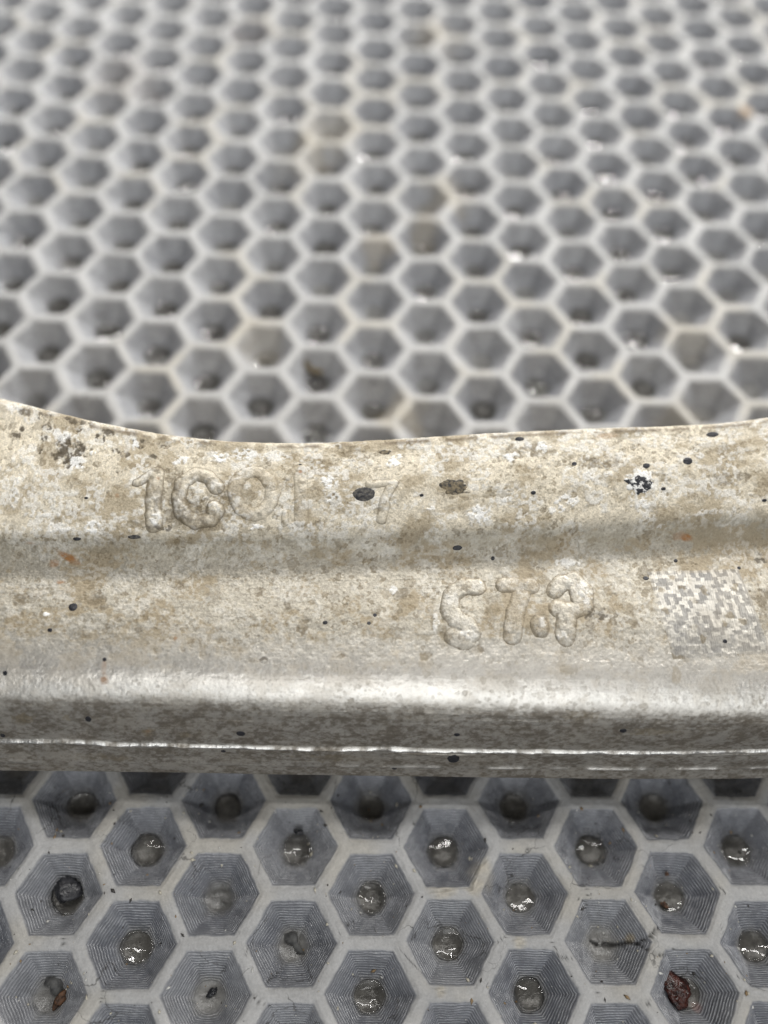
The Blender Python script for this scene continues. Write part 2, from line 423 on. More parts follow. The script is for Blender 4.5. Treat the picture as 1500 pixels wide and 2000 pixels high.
            floor_c = np.array([0.150, 0.146, 0.138])*(0.6+0.8*fbm(x*1.6, y*1.6, 48, 3)[..., None])*(0.7+(1.1 if (c, rr) in DRY else 0.35)*hs)
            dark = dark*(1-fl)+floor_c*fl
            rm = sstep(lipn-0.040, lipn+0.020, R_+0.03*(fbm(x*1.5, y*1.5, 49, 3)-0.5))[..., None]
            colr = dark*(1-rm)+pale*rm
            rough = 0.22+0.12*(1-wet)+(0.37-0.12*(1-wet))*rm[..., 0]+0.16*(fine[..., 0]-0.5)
            # stains, torn places, cracks
            for (sx, sy, sr, sc_, am) in MAT_STAINS:
                d = np.hypot(x-sx, y-sy)/sr
                if d.min() < 2:
                    mk = (am*sstep(1.15, 0.35, d+0.9*(fbm(x*0.5, y*0.5, 51, 3)-0.5)))[..., None]
                    colr = colr*(1-mk)+np.array(sc_)*mk
            if near:
                for (sx, sy, sr) in TORN:
                    d = np.hypot(x-sx, y-sy)/sr
                    if d.min() < 1.4:
                        mk = sstep(1.1, 0.3, d+0.8*(fbm(x*0.7, y*0.7, 52, 3)-0.5))*rm[..., 0]
                        fl_ = fbm(x*1.6+0.6*y, y*3.4-0.4*x, 53, 4)
                        z = z+mk*0.75*(fl_-0.5)
                        colr = colr*(1-0.7*mk[..., None])+(np.array([0.50, 0.455, 0.37])*(0.55+0.9*fl_[..., None]))*0.7*mk[..., None]
                for (wd, pts) in CRACKS:
                    bx = [q[0] for q in pts]; by = [q[1] for q in pts]
                    if max(bx)+1 < x.min() or min(bx)-1 > x.max() or max(by)+1 < y.min() or min(by)-1 > y.max(): continue
                    jx = x+0.24*(fbm(x*1.2, y*1.2, 61, 3)-0.5)*2; jy = y+0.24*(fbm(x*1.2, y*1.2, 62, 3)-0.5)*2
                    d, al = seg_dist(jx, jy, pts)
                    w = wd*(0.35+0.65*np.sin(np.clip(al, 0.03, 0.97)*math.pi))*(0.8+0.5*vnoise(x*2.0, y*2.0, 63))
                    g = np.exp(-(d/w)**2)
                    lip_up = np.exp(-((d-2.2*w)/(1.2*w))**2)
                    z = z-g*min(0.55, wd*3.2)+lip_up*wd*0.35
                    g = g[..., None]
                    colr = colr*(1-0.86*g)+np.array([0.030, 0.029, 0.028])*0.86*g
            base = np.arange(nr*na).reshape(nr, na)+off
            nxt = np.roll(base, -1, 1)
            Q.append(np.stack([base[:-1], base[1:], nxt[1:], nxt[:-1]], -1).reshape(-1, 4))
            ctr = off+nr*na
            T.append(np.stack([np.full(na, ctr), base[0], nxt[0]], -1))
            VX.append(np.r_[np.stack([x, y, z], -1).reshape(-1, 3), [[cx, cy, z[0].mean()]]])
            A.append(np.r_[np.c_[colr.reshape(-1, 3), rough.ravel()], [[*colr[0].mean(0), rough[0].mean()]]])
            off += nr*na+1
    V = np.concatenate(VX); Q = np.concatenate(Q); T = np.concatenate(T); A = np.concatenate(A)
    key = np.round(V[:, :2]/0.02).astype(np.int64)
    k1 = key[:, 0]*10000000+key[:, 1]
    _, first, inv = np.unique(k1, return_index=True, return_inverse=True)
    V = V[first]; A = A[first]; Q = inv[Q]; T = inv[T]
    # skirt under the outer border: drop to the underside
    e = np.concatenate([Q[:, [0, 1]], Q[:, [1, 2]], Q[:, [2, 3]], Q[:, [3, 0]], T[:, [0, 1]], T[:, [1, 2]], T[:, [2, 0]]])
    ek = np.sort(e, 1); kk = ek[:, 0].astype(np.int64)*len(V)+ek[:, 1]
    u, idx, cnt = np.unique(kk, return_index=True, return_counts=True)
    be = e[idx[cnt == 1]]
    # only true outline edges (skip seams between levels of detail inside the mat)
    mid_ = V[be].mean(1)
    outer = (mid_[:, 0] < -140) | (mid_[:, 0] > 130) | (mid_[:, 1] < -128) | (mid_[:, 1] > 142)
    be = be[outer]
    n0 = len(V)
    lowv = V[be.ravel()].copy(); lowv[:, 2] = -7.0
    V = np.r_[V, lowv]; A = np.r_[A, A[be.ravel()]]
    m = np.arange(len(be))
    sk = np.stack([be[:, 1], be[:, 0], n0+2*m, n0+2*m+1], 1)
    Q = np.r_[Q, sk]
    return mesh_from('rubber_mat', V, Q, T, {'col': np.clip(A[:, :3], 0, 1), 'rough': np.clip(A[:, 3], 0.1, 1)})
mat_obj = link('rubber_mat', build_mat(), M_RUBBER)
tag(mat_obj, 'grey rubber mat of hexagonal pits with pale worn ridges, under the metal arm', 'mat', kind='structure')

# ------------------------------------------------------------------ the cast arm: cross-section lines along X (mm)
LINES = [(7.7, [(-57.51, -84.35), (-33.13, -84.5), (-8.51, -84.84), (16.32, -84.99), (41.47, -84.88)]),   # bottom
         (9.66, [(-56.97, -83.77), (-32.89, -83.84), (-8.57, -84.11), (15.99, -84.19), (40.89, -83.94)]),   # lowline
         (13.34, [(-56.06, -82.17), (-32.45, -82.55), (-8.67, -83.06), (15.3, -83.25), (39.64, -82.87)]),   # parting
         (17.69, [(-54.91, -80.65), (-31.95, -80.88), (-8.79, -81.49), (14.53, -81.86), (38.05, -82.1)]),   # side2
         (20.12, [(-54.37, -79.32), (-31.71, -79.54), (-8.85, -80.07), (14.16, -80.42), (37.34, -80.84)]),   # sidetop
         (21.51, [(-54.26, -77.66), (-31.65, -78.06), (-8.89, -78.46), (14.07, -78.68), (37.2, -79.02)]),   # shmid
         (22.31, [(-54.39, -75.8), (-31.71, -76.38), (-8.91, -76.72), (14.09, -76.92), (37.3, -77.13)]),   # shtop
         (23.69, [(-55.07, -70.5), (-32.12, -70.6), (-8.93, -70.38), (14.6, -69.94), (38.47, -69.57)]),   # flat1
         (23.98, [(-56.44, -63.76), (-32.83, -63.62), (-8.92, -63.05), (15.49, -61.59), (40.54, -60.02)]),   # flat2
         (24.78, [(-56.54, -62.04), (-32.89, -61.89), (-8.93, -61.08), (15.56, -59.51), (40.71, -57.82)]),   # base
         (26.91, [(-56.11, -60.68), (-32.73, -60.23), (-8.99, -59.54), (15.29, -57.88), (40.26, -56.01)]),   # steptop
         (28.98, [(-56.99, -53.43), (-33.02, -54.57), (-9.03, -53.82), (15.5, -52.12), (40.81, -49.89)]),   # upmid
         (29.67, [(-59.26, -41.92), (-52.29, -43.72), (-45.38, -45.65), (-38.62, -47.15), (-33.64, -47.87), (-28.71, -48.27), (-18.89, -48.25), (-9.04, -47.44), (0.93, -46.77), (16.09, -45.68), (28.09, -44.64), (42.08, -43.12)]),   # back
         ]
BACKX = 1
X0, X1 = -58.0, 42.0
STEP = 0.09
def build_surface():
    xs = np.concatenate([np.linspace(-82, X0, 50)[:-1], np.arange(X0, X1, STEP), np.linspace(X1, 66, 50)])
    ctrl = []
    for z, pts in LINES:
        px = np.array([p[0] for p in pts]); py = np.array([p[1] for p in pts])
        deg = 5 if len(pts) > 6 else 3
        co = np.polyfit(px/50, py, deg)
        xc = np.clip(xs, px[0], px[-1])
        y = np.polyval(co, xc/50)
        dl = np.polyval(np.polyder(co), px[0]/50)/50; dr = np.polyval(np.polyder(co), px[-1]/50)/50
        y = y+np.where(xs < px[0], (xs-px[0])*dl, 0)*0.7+np.where(xs > px[-1], (xs-px[-1])*dr, 0)*0.7
        ctrl.append(np.stack([y, np.full_like(y, z)], -1))
    back = ctrl[-1]
    # the far side: a rounded rim, then a drafted wall to the underside
    ctrl.append(back+[0.55, -0.45]); ctrl.append(back+[1.0, -2.6]); ctrl.append(back+[1.9, -11.0]); ctrl.append(back+[1.2, -21.3])
    ctrl.append(ctrl[0]+[1.6, -0.55])
    ctrl = np.array(ctrl)                                   # (k, nx, 2)
    nvis = len(LINES)
    seg = []
    for k in range(len(ctrl)-1):
        ln = np.linalg.norm(ctrl[k+1]-ctrl[k], axis=-1).mean()
        d = STEP if k < nvis-1 else (0.10 if k < nvis+1 else 1.0)
        seg.append(max(3, int(round(ln/d))))
    rows = []; vv = []; kk = []; acc = 0
    for k, ns in enumerate(seg):
        ln = np.linalg.norm(ctrl[k+1]-ctrl[k], axis=-1).mean()
        for j in range(ns):
            t = j/ns
            rows.append(ctrl[k]*(1-t)+ctrl[k+1]*t); vv.append(acc+t*ln); kk.append(k+t)
        acc += ln
    rows.append(ctrl[-1]); vv.append(acc); kk.append(len(ctrl)-1.0)
    S = np.array(rows); vv = np.array(vv); kk = np.array(kk)  # (nv, nx, 2)
    def smooth(S, sig):
        n = int(sig*3/STEP); w = np.exp(-0.5*(np.arange(-n, n+1)*STEP/sig)**2); w /= w.sum()
        Pd = np.concatenate([2*S[:1]-S[n:0:-1], S, np.repeat(S[-1:], n, 0)])
        c = np.cumsum(np.zeros(1))
        out = np.zeros_like(S)
        for i, wi in enumerate(w): out += wi*Pd[i:i+len(S)]
        return out
    nv_vis = int(np.searchsorted(kk, nvis-1+1.9))
    A = S[:nv_vis].copy()
    s1 = smooth(A, 1.5); s2 = smooth(A, 0.38)
    kv = kk[:nv_vis]
    wbig = sstep(2.35, 3.0, kv)*sstep(nvis-1-0.10, nvis-1-0.45, kv)
    wbig = wbig*(1-0.6*sstep(9.3, 9.8, kv)*sstep(10.7, 10.2, kv))
    sm = s1*wbig[:, None, None]+s2*(1-wbig)[:, None, None]
    S[:nv_vis] = sm
    pos = np.concatenate([np.broadcast_to(xs[None, :, None], S.shape[:2]+(1,)), S], -1)
    return xs, vv, kk, pos
XS, VV, KK, POS = build_surface()
def normals(pos):
    du = np.gradient(pos, axis=1); dv = np.gradient(pos, axis=0)
    n = np.cross(du, dv); n /= np.linalg.norm(n, axis=-1, keepdims=True)+1e-12
    return n
NRM = normals(POS)

# marks on the arm, in (X, V) mm on its skin
BROWN = [((-48.37, 44.96, 1.04, 0.46, 0.00), 0.95),
         ((-47.47, 46.84, 0.79, 0.55, 0.00), 0.95),
         ((-50.08, 46.22, 0.66, 0.68, 0.00), 0.95),
         ((-52.87, 45.86, 0.53, 0.32, 0.00), 0.85),
         ((-43.24, 47.11, 0.59, 0.33, 0.00), 0.8),
         ((-56.20, 47.02, 0.93, 0.31, 0.00), 0.85),
         ((-52.24, 48.45, 1.07, 0.33, 0.00), 0.85),
         ((-44.50, 49.26, 1.19, 0.38, 0.00), 0.85),
         ((-37.12, 48.72, 0.92, 0.44, 0.00), 0.8),
         ((-34.69, 38.87, 1.01, 1.33, 0.00), 0.72),
         ((-37.03, 41.11, 0.63, 2.40, 0.00), 0.7),
         ((-29.47, 41.92, 0.64, 1.42, 0.00), 0.66),
         ((11.48, 46.66, 1.60, 0.82, 0.00), 0.66),
         ((20.03, 44.43, 1.34, 0.80, 0.00), 0.66),
         ((4.28, 40.93, 0.91, 0.56, 0.00), 0.6),
         ((34.52, 40.93, 1.62, 0.96, 0.00), 0.62),
         ((-36.13, 45.05, 1.93, 0.59, 0.00), 0.66),
         ((-48.64, 46.04, 2.22, 1.51, 0.00), 0.9),
         ((-49.36, 47.38, 1.06, 0.59, 0.00), 0.85),
         ((-50.44, 47.47, 0.53, 0.46, 0.00), 0.9),
         ((-52.60, 47.20, 0.60, 0.44, 0.00), 0.9),
         ((-54.22, 47.20, 0.47, 0.21, 0.00), 0.9),
         ((-55.57, 47.74, 0.33, 0.32, 0.00), 0.9),
         ((-48.73, 48.90, 0.93, 0.40, 0.00), 0.9),
         ((-45.40, 48.36, 0.73, 0.57, 0.00), 0.95),
         ((-40.09, 48.45, 1.12, 0.70, 0.00), 0.9),
         ((-41.80, 46.66, 0.65, 0.54, 0.00), 0.8),
         ((-38.47, 46.84, 0.59, 0.51, 0.00), 0.85),
         ((-42.34, 44.43, 0.58, 0.39, 0.00), 0.8),
         ((-45.22, 45.32, 0.65, 0.50, 0.00), 0.7),
         ((-56.47, 45.68, 0.40, 0.30, 0.00), 0.7),
         ((-49.45, 38.06, 0.81, 0.54, 0.00), 0.6),
         ((-54.94, 49.61, 2.71, 0.45, 0.00), 0.8),
         ((-48.73, 49.88, 2.68, 0.44, 0.00), 0.8),
         ((-56.02, 43.98, 0.52, 0.30, 0.00), 0.6),
         ((7.43, 46.84, 1.86, 1.48, 0.00), 0.7),
         ((10.22, 47.83, 1.34, 0.84, 0.00), 0.65),
         ((17.33, 44.61, 1.87, 1.12, 0.00), 0.65),
         ((14.72, 46.04, 0.94, 0.73, 0.00), 0.5),
         ((6.26, 40.84, 1.18, 0.63, 0.00), 0.5),
         ((7.25, 41.83, 1.44, 0.86, 0.00), 0.4),
         ((26.51, 42.46, 0.94, 0.74, 0.00), 0.6),
         ((25.25, 38.06, 1.06, 0.54, 0.00), 0.6),
         ((37.58, 41.38, 0.88, 0.84, 0.00), 0.7),
         ((39.92, 40.21, 0.95, 0.68, 0.00), 0.6),
         ((33.71, 46.13, 2.06, 1.05, 0.00), 0.4),
         ((30.20, 42.28, 0.81, 0.58, 0.00), 0.5),
         ((15.08, 40.75, 2.64, 1.25, 0.00), 0.35),
         ((37.04, 45.32, 2.75, 1.36, 0.00), 0.35),
         ((0.05, 42.28, 1.69, 0.95, 0.00), 0.95),
         ((-9.40, 47.92, 0.79, 0.53, 0.00), 0.6),
         ((-13.00, 48.27, 1.96, 0.70, 0.00), 0.5),
         ((-16.15, 46.39, 1.30, 0.87, 0.00), 0.4),
         ((-18.76, 47.20, 1.17, 0.71, 0.00), 0.4),
         ((-35.23, 42.55, 1.27, 2.79, 0.00), 0.7),
         ((-32.26, 39.50, 2.15, 1.62, 0.00), 0.7),
         ((-31.81, 44.07, 1.54, 1.07, 0.00), 0.6),
         ((-35.68, 39.50, 0.88, 1.99, 0.00), 0.65),
         ((-30.28, 37.43, 2.52, 0.54, 0.00), 0.7),
         ((-28.75, 40.21, 0.89, 1.72, 0.00), 0.5),
         ((-36.22, 37.52, 1.88, 0.53, 0.00), 0.8),
         ((-33.88, 41.56, 0.89, 1.24, 0.00), 0.7),
         ((-39.73, 37.79, 1.26, 0.52, 0.00), 0.6),
         ((-38.38, 42.10, 0.76, 2.68, 0.00), 0.5),
         ((-53.32, 27.08, 1.11, 0.98, 0.00), 0.75),
         ((-44.23, 27.26, 1.24, 1.21, 0.00), 0.7),
         ((-42.79, 26.17, 0.74, 0.60, 0.00), 0.7),
         ((-49.18, 25.54, 0.74, 0.67, 0.00), 0.55),
         ((-45.04, 21.41, 0.85, 0.64, 0.00), 0.5),
         ((-51.97, 20.78, 1.09, 0.57, 0.00), 0.45),
         ((-34.51, 29.42, 0.88, 0.68, 0.00), 0.7),
         ((-29.74, 29.06, 0.56, 0.60, 0.00), 0.6),
         ((-24.34, 28.25, 0.63, 0.75, 0.00), 0.75),
         ((-39.55, 24.19, 0.86, 0.65, 0.00), 0.5),
         ((-28.57, 21.67, 0.61, 0.47, 0.00), 0.5),
         ((-26.77, 21.50, 0.55, 0.53, 0.00), 0.6),
         ((-18.85, 23.65, 0.80, 1.22, 0.00), 0.75),
         ((-20.20, 25.45, 0.87, 0.57, 0.00), 0.5),
         ((-23.26, 19.07, 0.55, 0.45, 0.00), 0.8),
         ((-24.79, 19.07, 0.43, 0.33, 0.00), 0.7),
         ((-14.17, 19.70, 0.55, 0.44, 0.00), 0.75),
         ((-30.28, 19.61, 0.73, 0.53, 0.00), 0.5),
         ((-6.70, 27.98, 1.40, 1.00, 0.00), 0.7),
         ((-9.22, 25.72, 0.56, 0.49, 0.00), 0.55),
         ((-4.54, 22.12, 1.86, 0.62, 0.00), 0.5),
         ((-1.48, 23.02, 0.87, 1.88, 0.00), 0.6),
         ((-3.01, 25.00, 0.38, 2.01, 0.00), 0.5),
         ((2.48, 20.60, 0.87, 0.54, 0.00), 0.7),
         ((-4.00, 19.97, 0.86, 0.61, 0.00), 0.6),
         ((4.28, 25.90, 1.01, 1.99, 0.00), 0.5),
         ((11.21, 28.07, 0.64, 1.98, 0.00), 0.5),
         ((8.87, 23.02, 0.88, 0.73, 0.00), 0.6),
         ((17.24, 24.73, 1.40, 1.22, 0.00), 0.8),
         ((16.16, 23.56, 0.76, 0.59, 0.00), 0.7),
         ((19.22, 27.89, 0.78, 0.57, 0.00), 0.6),
         ((21.65, 24.73, 0.77, 1.32, 0.00), 0.6),
         ((21.83, 23.56, 0.63, 0.52, 0.00), 0.65),
         ((24.80, 28.07, 1.43, 0.86, 0.00), 0.55),
         ((23.63, 27.17, 0.65, 0.55, 0.00), 0.6),
         ((37.85, 26.53, 1.56, 1.23, 0.00), 0.75),
         ((39.56, 30.86, 1.21, 0.70, 0.00), 0.8),
         ((37.67, 31.31, 0.60, 0.42, 0.00), 0.6),
         ((26.24, 17.90, 0.56, 1.12, 0.00), 0.5),
         ((13.28, 18.35, 1.36, 0.58, 0.00), 0.45),
         ((9.23, 32.86, 1.31, 0.53, 0.00), 0.4),
         ((2.03, 32.13, 1.30, 0.54, 0.00), 0.4),
         ((25.07, 34.40, 1.20, 0.79, 0.00), 0.6),
         ((23.72, 34.13, 0.60, 0.59, 0.00), 0.5),
         ((17.78, 34.13, 1.19, 0.53, 0.00), 0.45),
         ((18.41, 21.23, 0.63, 0.46, 0.00), 0.5),
         ((-34.42, 33.41, 0.76, 0.43, 0.00), 0.5),
         ((-52.24, 10.19, 1.22, 1.21, 0.00), 0.6),
         ((-47.02, 10.37, 0.61, 0.69, 0.00), 0.6),
         ((-37.48, 8.30, 0.87, 0.86, 0.00), 0.6),
         ((-33.16, 7.94, 0.56, 0.77, 0.00), 0.5),
         ((14.54, 13.06, 2.47, 0.71, 0.00), 0.45),
         ((23.63, 10.46, 3.14, 0.73, 0.00), 0.5),
         ((-15.70, 3.90, 3.86, 0.94, 0.00), 0.4),
         ((-43.96, 3.09, 3.83, 0.78, 0.00), 0.4)]
WHITE = [((2.93, 38.33, 1.43, 1.18, 0.00), 0.9),
         ((-7.87, 46.39, 0.91, 0.77, 0.00), 0.95),
         ((-7.42, 47.29, 1.05, 0.35, 0.00), 0.8),
         ((-16.15, 43.71, 1.03, 1.45, 0.00), 0.85),
         ((-15.43, 41.38, 0.90, 0.87, 0.00), 0.7),
         ((23.72, 42.28, 1.74, 0.87, 0.00), 0.9),
         ((25.07, 41.11, 0.80, 0.69, 0.00), 0.6),
         ((14.36, 39.50, 1.71, 0.89, 0.00), 0.8),
         ((12.74, 38.42, 1.05, 0.55, 0.00), 0.7),
         ((7.43, 46.30, 0.93, 0.73, 0.00), 0.9),
         ((11.57, 47.65, 0.94, 0.84, 0.00), 0.85),
         ((9.59, 48.18, 0.54, 0.50, 0.00), 0.7),
         ((-34.96, 46.75, 1.17, 0.69, 0.00), 0.85),
         ((-29.83, 47.56, 0.78, 0.93, 0.00), 0.9),
         ((-26.68, 48.18, 1.69, 0.86, 0.00), 0.75),
         ((-22.45, 48.09, 1.69, 0.89, 0.00), 0.5),
         ((-37.21, 38.60, 0.76, 0.66, 0.00), 0.95),
         ((-24.88, 37.52, 1.01, 0.34, 0.00), 0.95),
         ((-19.21, 37.43, 1.65, 0.63, 0.00), 0.55),
         ((-54.85, 41.02, 0.57, 1.57, 0.00), 0.7),
         ((-51.43, 38.87, 2.52, 0.29, 0.00), 0.5),
         ((-49.36, 37.43, 1.25, 0.73, 0.00), 0.6),
         ((-45.04, 37.52, 1.13, 0.88, 0.00), 0.9),
         ((-50.44, 48.00, 1.33, 0.58, 0.00), 0.7),
         ((-47.74, 45.05, 1.04, 0.82, 0.00), 0.8),
         ((-46.03, 46.39, 0.39, 0.25, 0.00), 1.0),
         ((-40.90, 48.27, 0.59, 0.63, 0.00), 0.9),
         ((-57.01, 49.53, 1.70, 0.43, 0.00), 0.6),
         ((-55.03, 48.81, 1.35, 0.36, 0.00), 0.5),
         ((-49.63, 25.00, 0.37, 0.37, 0.00), 1.0),
         ((6.53, 40.12, 0.59, 0.42, 0.00), 0.7),
         ((-3.19, 39.41, 0.52, 0.35, 0.00), 0.7),
         ((19.85, 42.91, 0.80, 0.37, 0.00), 0.6),
         ((17.15, 42.73, 0.93, 0.52, 0.00), 0.6),
         ((32.18, 44.87, 0.61, 0.51, 0.00), 0.6),
         ((23.99, 38.51, 1.33, 0.54, 0.00), 0.7),
         ((32.90, 36.99, 2.01, 0.40, 0.00), 0.5),
         ((14.45, 31.31, 1.57, 0.65, 0.00), 0.6),
         ((-7.69, 28.52, 0.57, 0.64, 0.00), 0.7),
         ((26.33, 35.29, 0.67, 0.40, 0.00), 0.5),
         ((-12.28, 46.48, 1.69, 1.21, 0.00), 0.4),
         ((-21.28, 42.99, 0.77, 1.55, 0.00), 0.3),
         ((-2.65, 24.01, 0.38, 1.17, 0.00), 0.6),
         ((15.98, 27.35, 1.03, 1.54, 0.00), 0.5),
         ((12.92, 22.12, 0.63, 0.59, 0.00), 0.5),
         ((1.31, 22.39, 1.25, 0.49, 0.00), 0.4),
         ((10.49, 23.92, 0.57, 0.61, 0.00), 0.5),
         ((-0.67, 26.99, 0.89, 0.96, 0.00), 0.3)]
RUST = [((-48.28, 33.59, 1.70, 0.66, -0.62), 0.9),
         ((29.75, 33.77, 1.00, 0.52, 0.00), 0.9),
         ((29.12, 33.95, 1.47, 0.65, 0.00), 0.45),
         ((-42.07, 16.03, 0.66, 0.64, 0.00), 0.85),
         ((-42.16, 17.64, 0.42, 1.45, 0.00), 0.5),
         ((-33.97, 21.76, 0.37, 0.41, 0.00), 0.9),
         ((-19.57, 45.32, 0.26, 0.34, 0.00), 0.95),
         ((-48.64, 29.78, 0.75, 0.46, 0.00), 0.75),
         ((20.12, 48.99, 1.49, 0.57, 0.00), 0.4),
         ((-49.81, 32.59, 0.63, 0.59, 0.00), 0.6),
         ((-37.30, 43.89, 0.38, 0.35, 0.00), 0.6),
         ((-52.60, 35.38, 0.75, 0.29, 0.00), 0.4),
         ((-42.25, 41.47, 0.25, 0.26, 0.00), 0.6),
         ((-37.48, 8.30, 0.56, 0.67, 0.00), 0.3)]
SPECKS = [((-11.56, 41.65, 1.41, 1.02, 0.00), 2),
         ((-8.95, 48.18, 0.72, 0.44, 0.00), 1),
         ((-0.04, 42.28, 1.69, 0.95, 0.00), 1),
         ((23.54, 41.29, 1.67, 1.25, 0.00), 3),
         ((8.60, 49.08, 0.60, 0.32, 0.00), 0),
         ((15.44, 44.69, 0.33, 0.32, 0.00), 0),
         ((34.16, 48.45, 0.83, 0.44, 0.00), 0),
         ((30.29, 44.16, 0.61, 0.58, 0.00), 0),
         ((24.80, 43.80, 0.47, 0.40, 0.00), 0),
         ((26.78, 40.39, 0.33, 0.22, 0.00), 0),
         ((9.95, 40.84, 0.33, 0.28, 0.00), 0),
         ((-4.27, 41.20, 0.26, 0.21, 0.00), 0),
         ((0.32, 33.86, 0.62, 0.34, 0.00), 0),
         ((4.82, 32.31, 0.26, 0.27, 0.00), 0),
         ((28.22, 31.04, 0.27, 0.22, 0.00), 0),
         ((24.08, 29.06, 0.39, 0.25, 0.00), 0),
         ((39.92, 38.06, 0.34, 0.20, 0.00), 0),
         ((-46.84, 36.00, 0.50, 0.24, 0.00), 0),
         ((-39.82, 36.27, 0.81, 0.27, 0.00), 2),
         ((-46.66, 26.08, 0.55, 0.60, 0.00), 0),
         ((-49.00, 22.66, 0.30, 0.29, 0.00), 0),
         ((-16.06, 24.01, 0.31, 0.27, 0.00), 0),
         ((-10.75, 23.92, 0.25, 0.23, 0.00), 0),
         ((-10.03, 25.00, 0.25, 0.24, 0.00), 0),
         ((-26.23, 8.48, 0.56, 0.48, 0.00), 0),
         ((0.14, 4.17, 0.77, 1.11, 0.00), 0),
         ((0.14, 9.29, 0.38, 0.29, 0.00), 0),
         ((20.30, 10.64, 0.44, 0.36, 0.00), 0),
         ((-53.77, 16.66, 0.30, 0.31, 0.00), 0),
         ((-44.41, 10.46, 0.37, 0.52, 0.00), 0),
         ((-42.16, 18.80, 0.24, 0.27, 0.00), 0),
         ((-28.66, 4.89, 0.32, 0.24, 0.00), 0),
         ((-19.66, 46.48, 0.23, 0.22, 0.00), 0),
         ((32.72, 21.67, 0.28, 0.22, 0.00), 0),
         ((-7.24, 1.73, 0.33, 0.34, 0.00), 0),
         ((-55.48, 7.05, 0.31, 0.38, 0.00), 0),
         ((36.23, 29.87, 0.23, 0.18, 0.00), 0),
         ((-46.03, 41.02, 0.25, 0.14, 0.00), 0)]
GLYPHS = [('raised_numeral', 'worn raised numeral one before the curled character', 0.3, 0.9, [(0.93, [(-37.57, 44.52), (-37.75, 41.29), (-37.48, 37.79)]), (0.51, [(-39.91, 43.17), (-38.2, 44.43)])]),
          ('raised_character', 'worn raised character shaped like a curled letter C', 0.32, 0.95, [(0.89, [(-29.92, 42.82), (-30.91, 44.25), (-32.71, 44.78), (-34.24, 43.53), (-34.69, 41.29), (-34.06, 39.32), (-32.26, 38.15), (-30.46, 38.51), (-29.74, 39.77)]), (0.82, [(-30.19, 40.21), (-30.28, 39.5)])]),
          ('raised_numeral', 'worn raised numeral zero', 0.23, 0.65, [(0.83, [(-22.99, 42.1), (-23.17, 40.93), (-23.62, 40.04), (-24.34, 39.41), (-25.24, 39.14), (-26.14, 39.41), (-26.95, 40.04), (-27.49, 41.02), (-27.76, 42.19), (-27.58, 43.35), (-27.13, 44.43), (-26.41, 45.14), (-25.51, 45.5), (-24.61, 45.23), (-23.8, 44.43), (-23.26, 43.35), (-22.99, 42.1)])]),
          ('raised_numeral', 'faint raised numeral one beside the zero', 0.18, 0.5, [(0.84, [(-19.57, 45.59), (-19.39, 41.47), (-19.3, 38.15)]), (0.45, [(-21.28, 44.34), (-20.2, 45.68)]), (0.44, [(-21.37, 39.23), (-21.37, 37.88)])]),
          ('raised_numeral', 'faint raised numeral seven', 0.2, 0.7, [(0.55, [(-10.84, 43.08), (-7.87, 43.26)]), (0.61, [(-7.87, 43.17), (-8.86, 40.84), (-9.31, 38.06)])]),
          ('raised_letter', 'raised letter S on the lower face', 0.22, 0.85, [(1.09, [(2.66, 28.52), (1.04, 28.79), (-0.58, 27.53), (-0.94, 25.63), (-0.13, 24.28), (1.31, 23.56), (1.76, 22.57), (0.77, 21.76), (-0.49, 22.21)])]),
          ('raised_letter', 'raised letter T with slanted stem', 0.22, 0.85, [(1.00, [(5.99, 28.7), (9.5, 28.52)]), (1.09, [(8.15, 27.53), (7.16, 24.91), (6.62, 22.3)])]),
          ('raised_dot', 'raised round dot between the letters', 0.26, 0.85, [(1.01, [(10.04, 23.74), (10.13, 23.11)])]),
          ('raised_letter', 'raised letter P with a narrow slit in its bowl', 0.24, 0.85, [(1.00, [(12.29, 27.8), (13.28, 28.79), (14.99, 29.06), (16.16, 27.62), (15.8, 25.63), (14.0, 25.18), (12.38, 25.54)]), (1.21, [(13.55, 24.91), (13.19, 22.39)]), (0.65, [(14.72, 27.98), (15.08, 26.35)])])]
CODE = [(24.35, 29.87), (36.14, 29.78), (38.3, 20.42), (26.06, 19.7)]

def blob(x, v, m, seed, wob=0.55, f=1.3):
    cx, cv, a, b, rot = m
    dx = x-cx; dv = v-cv
    c, s = math.cos(rot), math.sin(rot)
    return np.hypot((dx*c+dv*s)/a, (-dx*s+dv*c)/b)+wob*(fbm(x*f, v*f, seed, 4)-0.5)*2
def local(arrx, arrv, m, pad=2.2):
    r = max(m[2], m[3])*pad
    i0, i1 = np.searchsorted(arrv, [m[1]-r, m[1]+r]); j0, j1 = np.searchsorted(arrx, [m[0]-r, m[0]+r])
    return slice(i0, i1), slice(j0, j1)

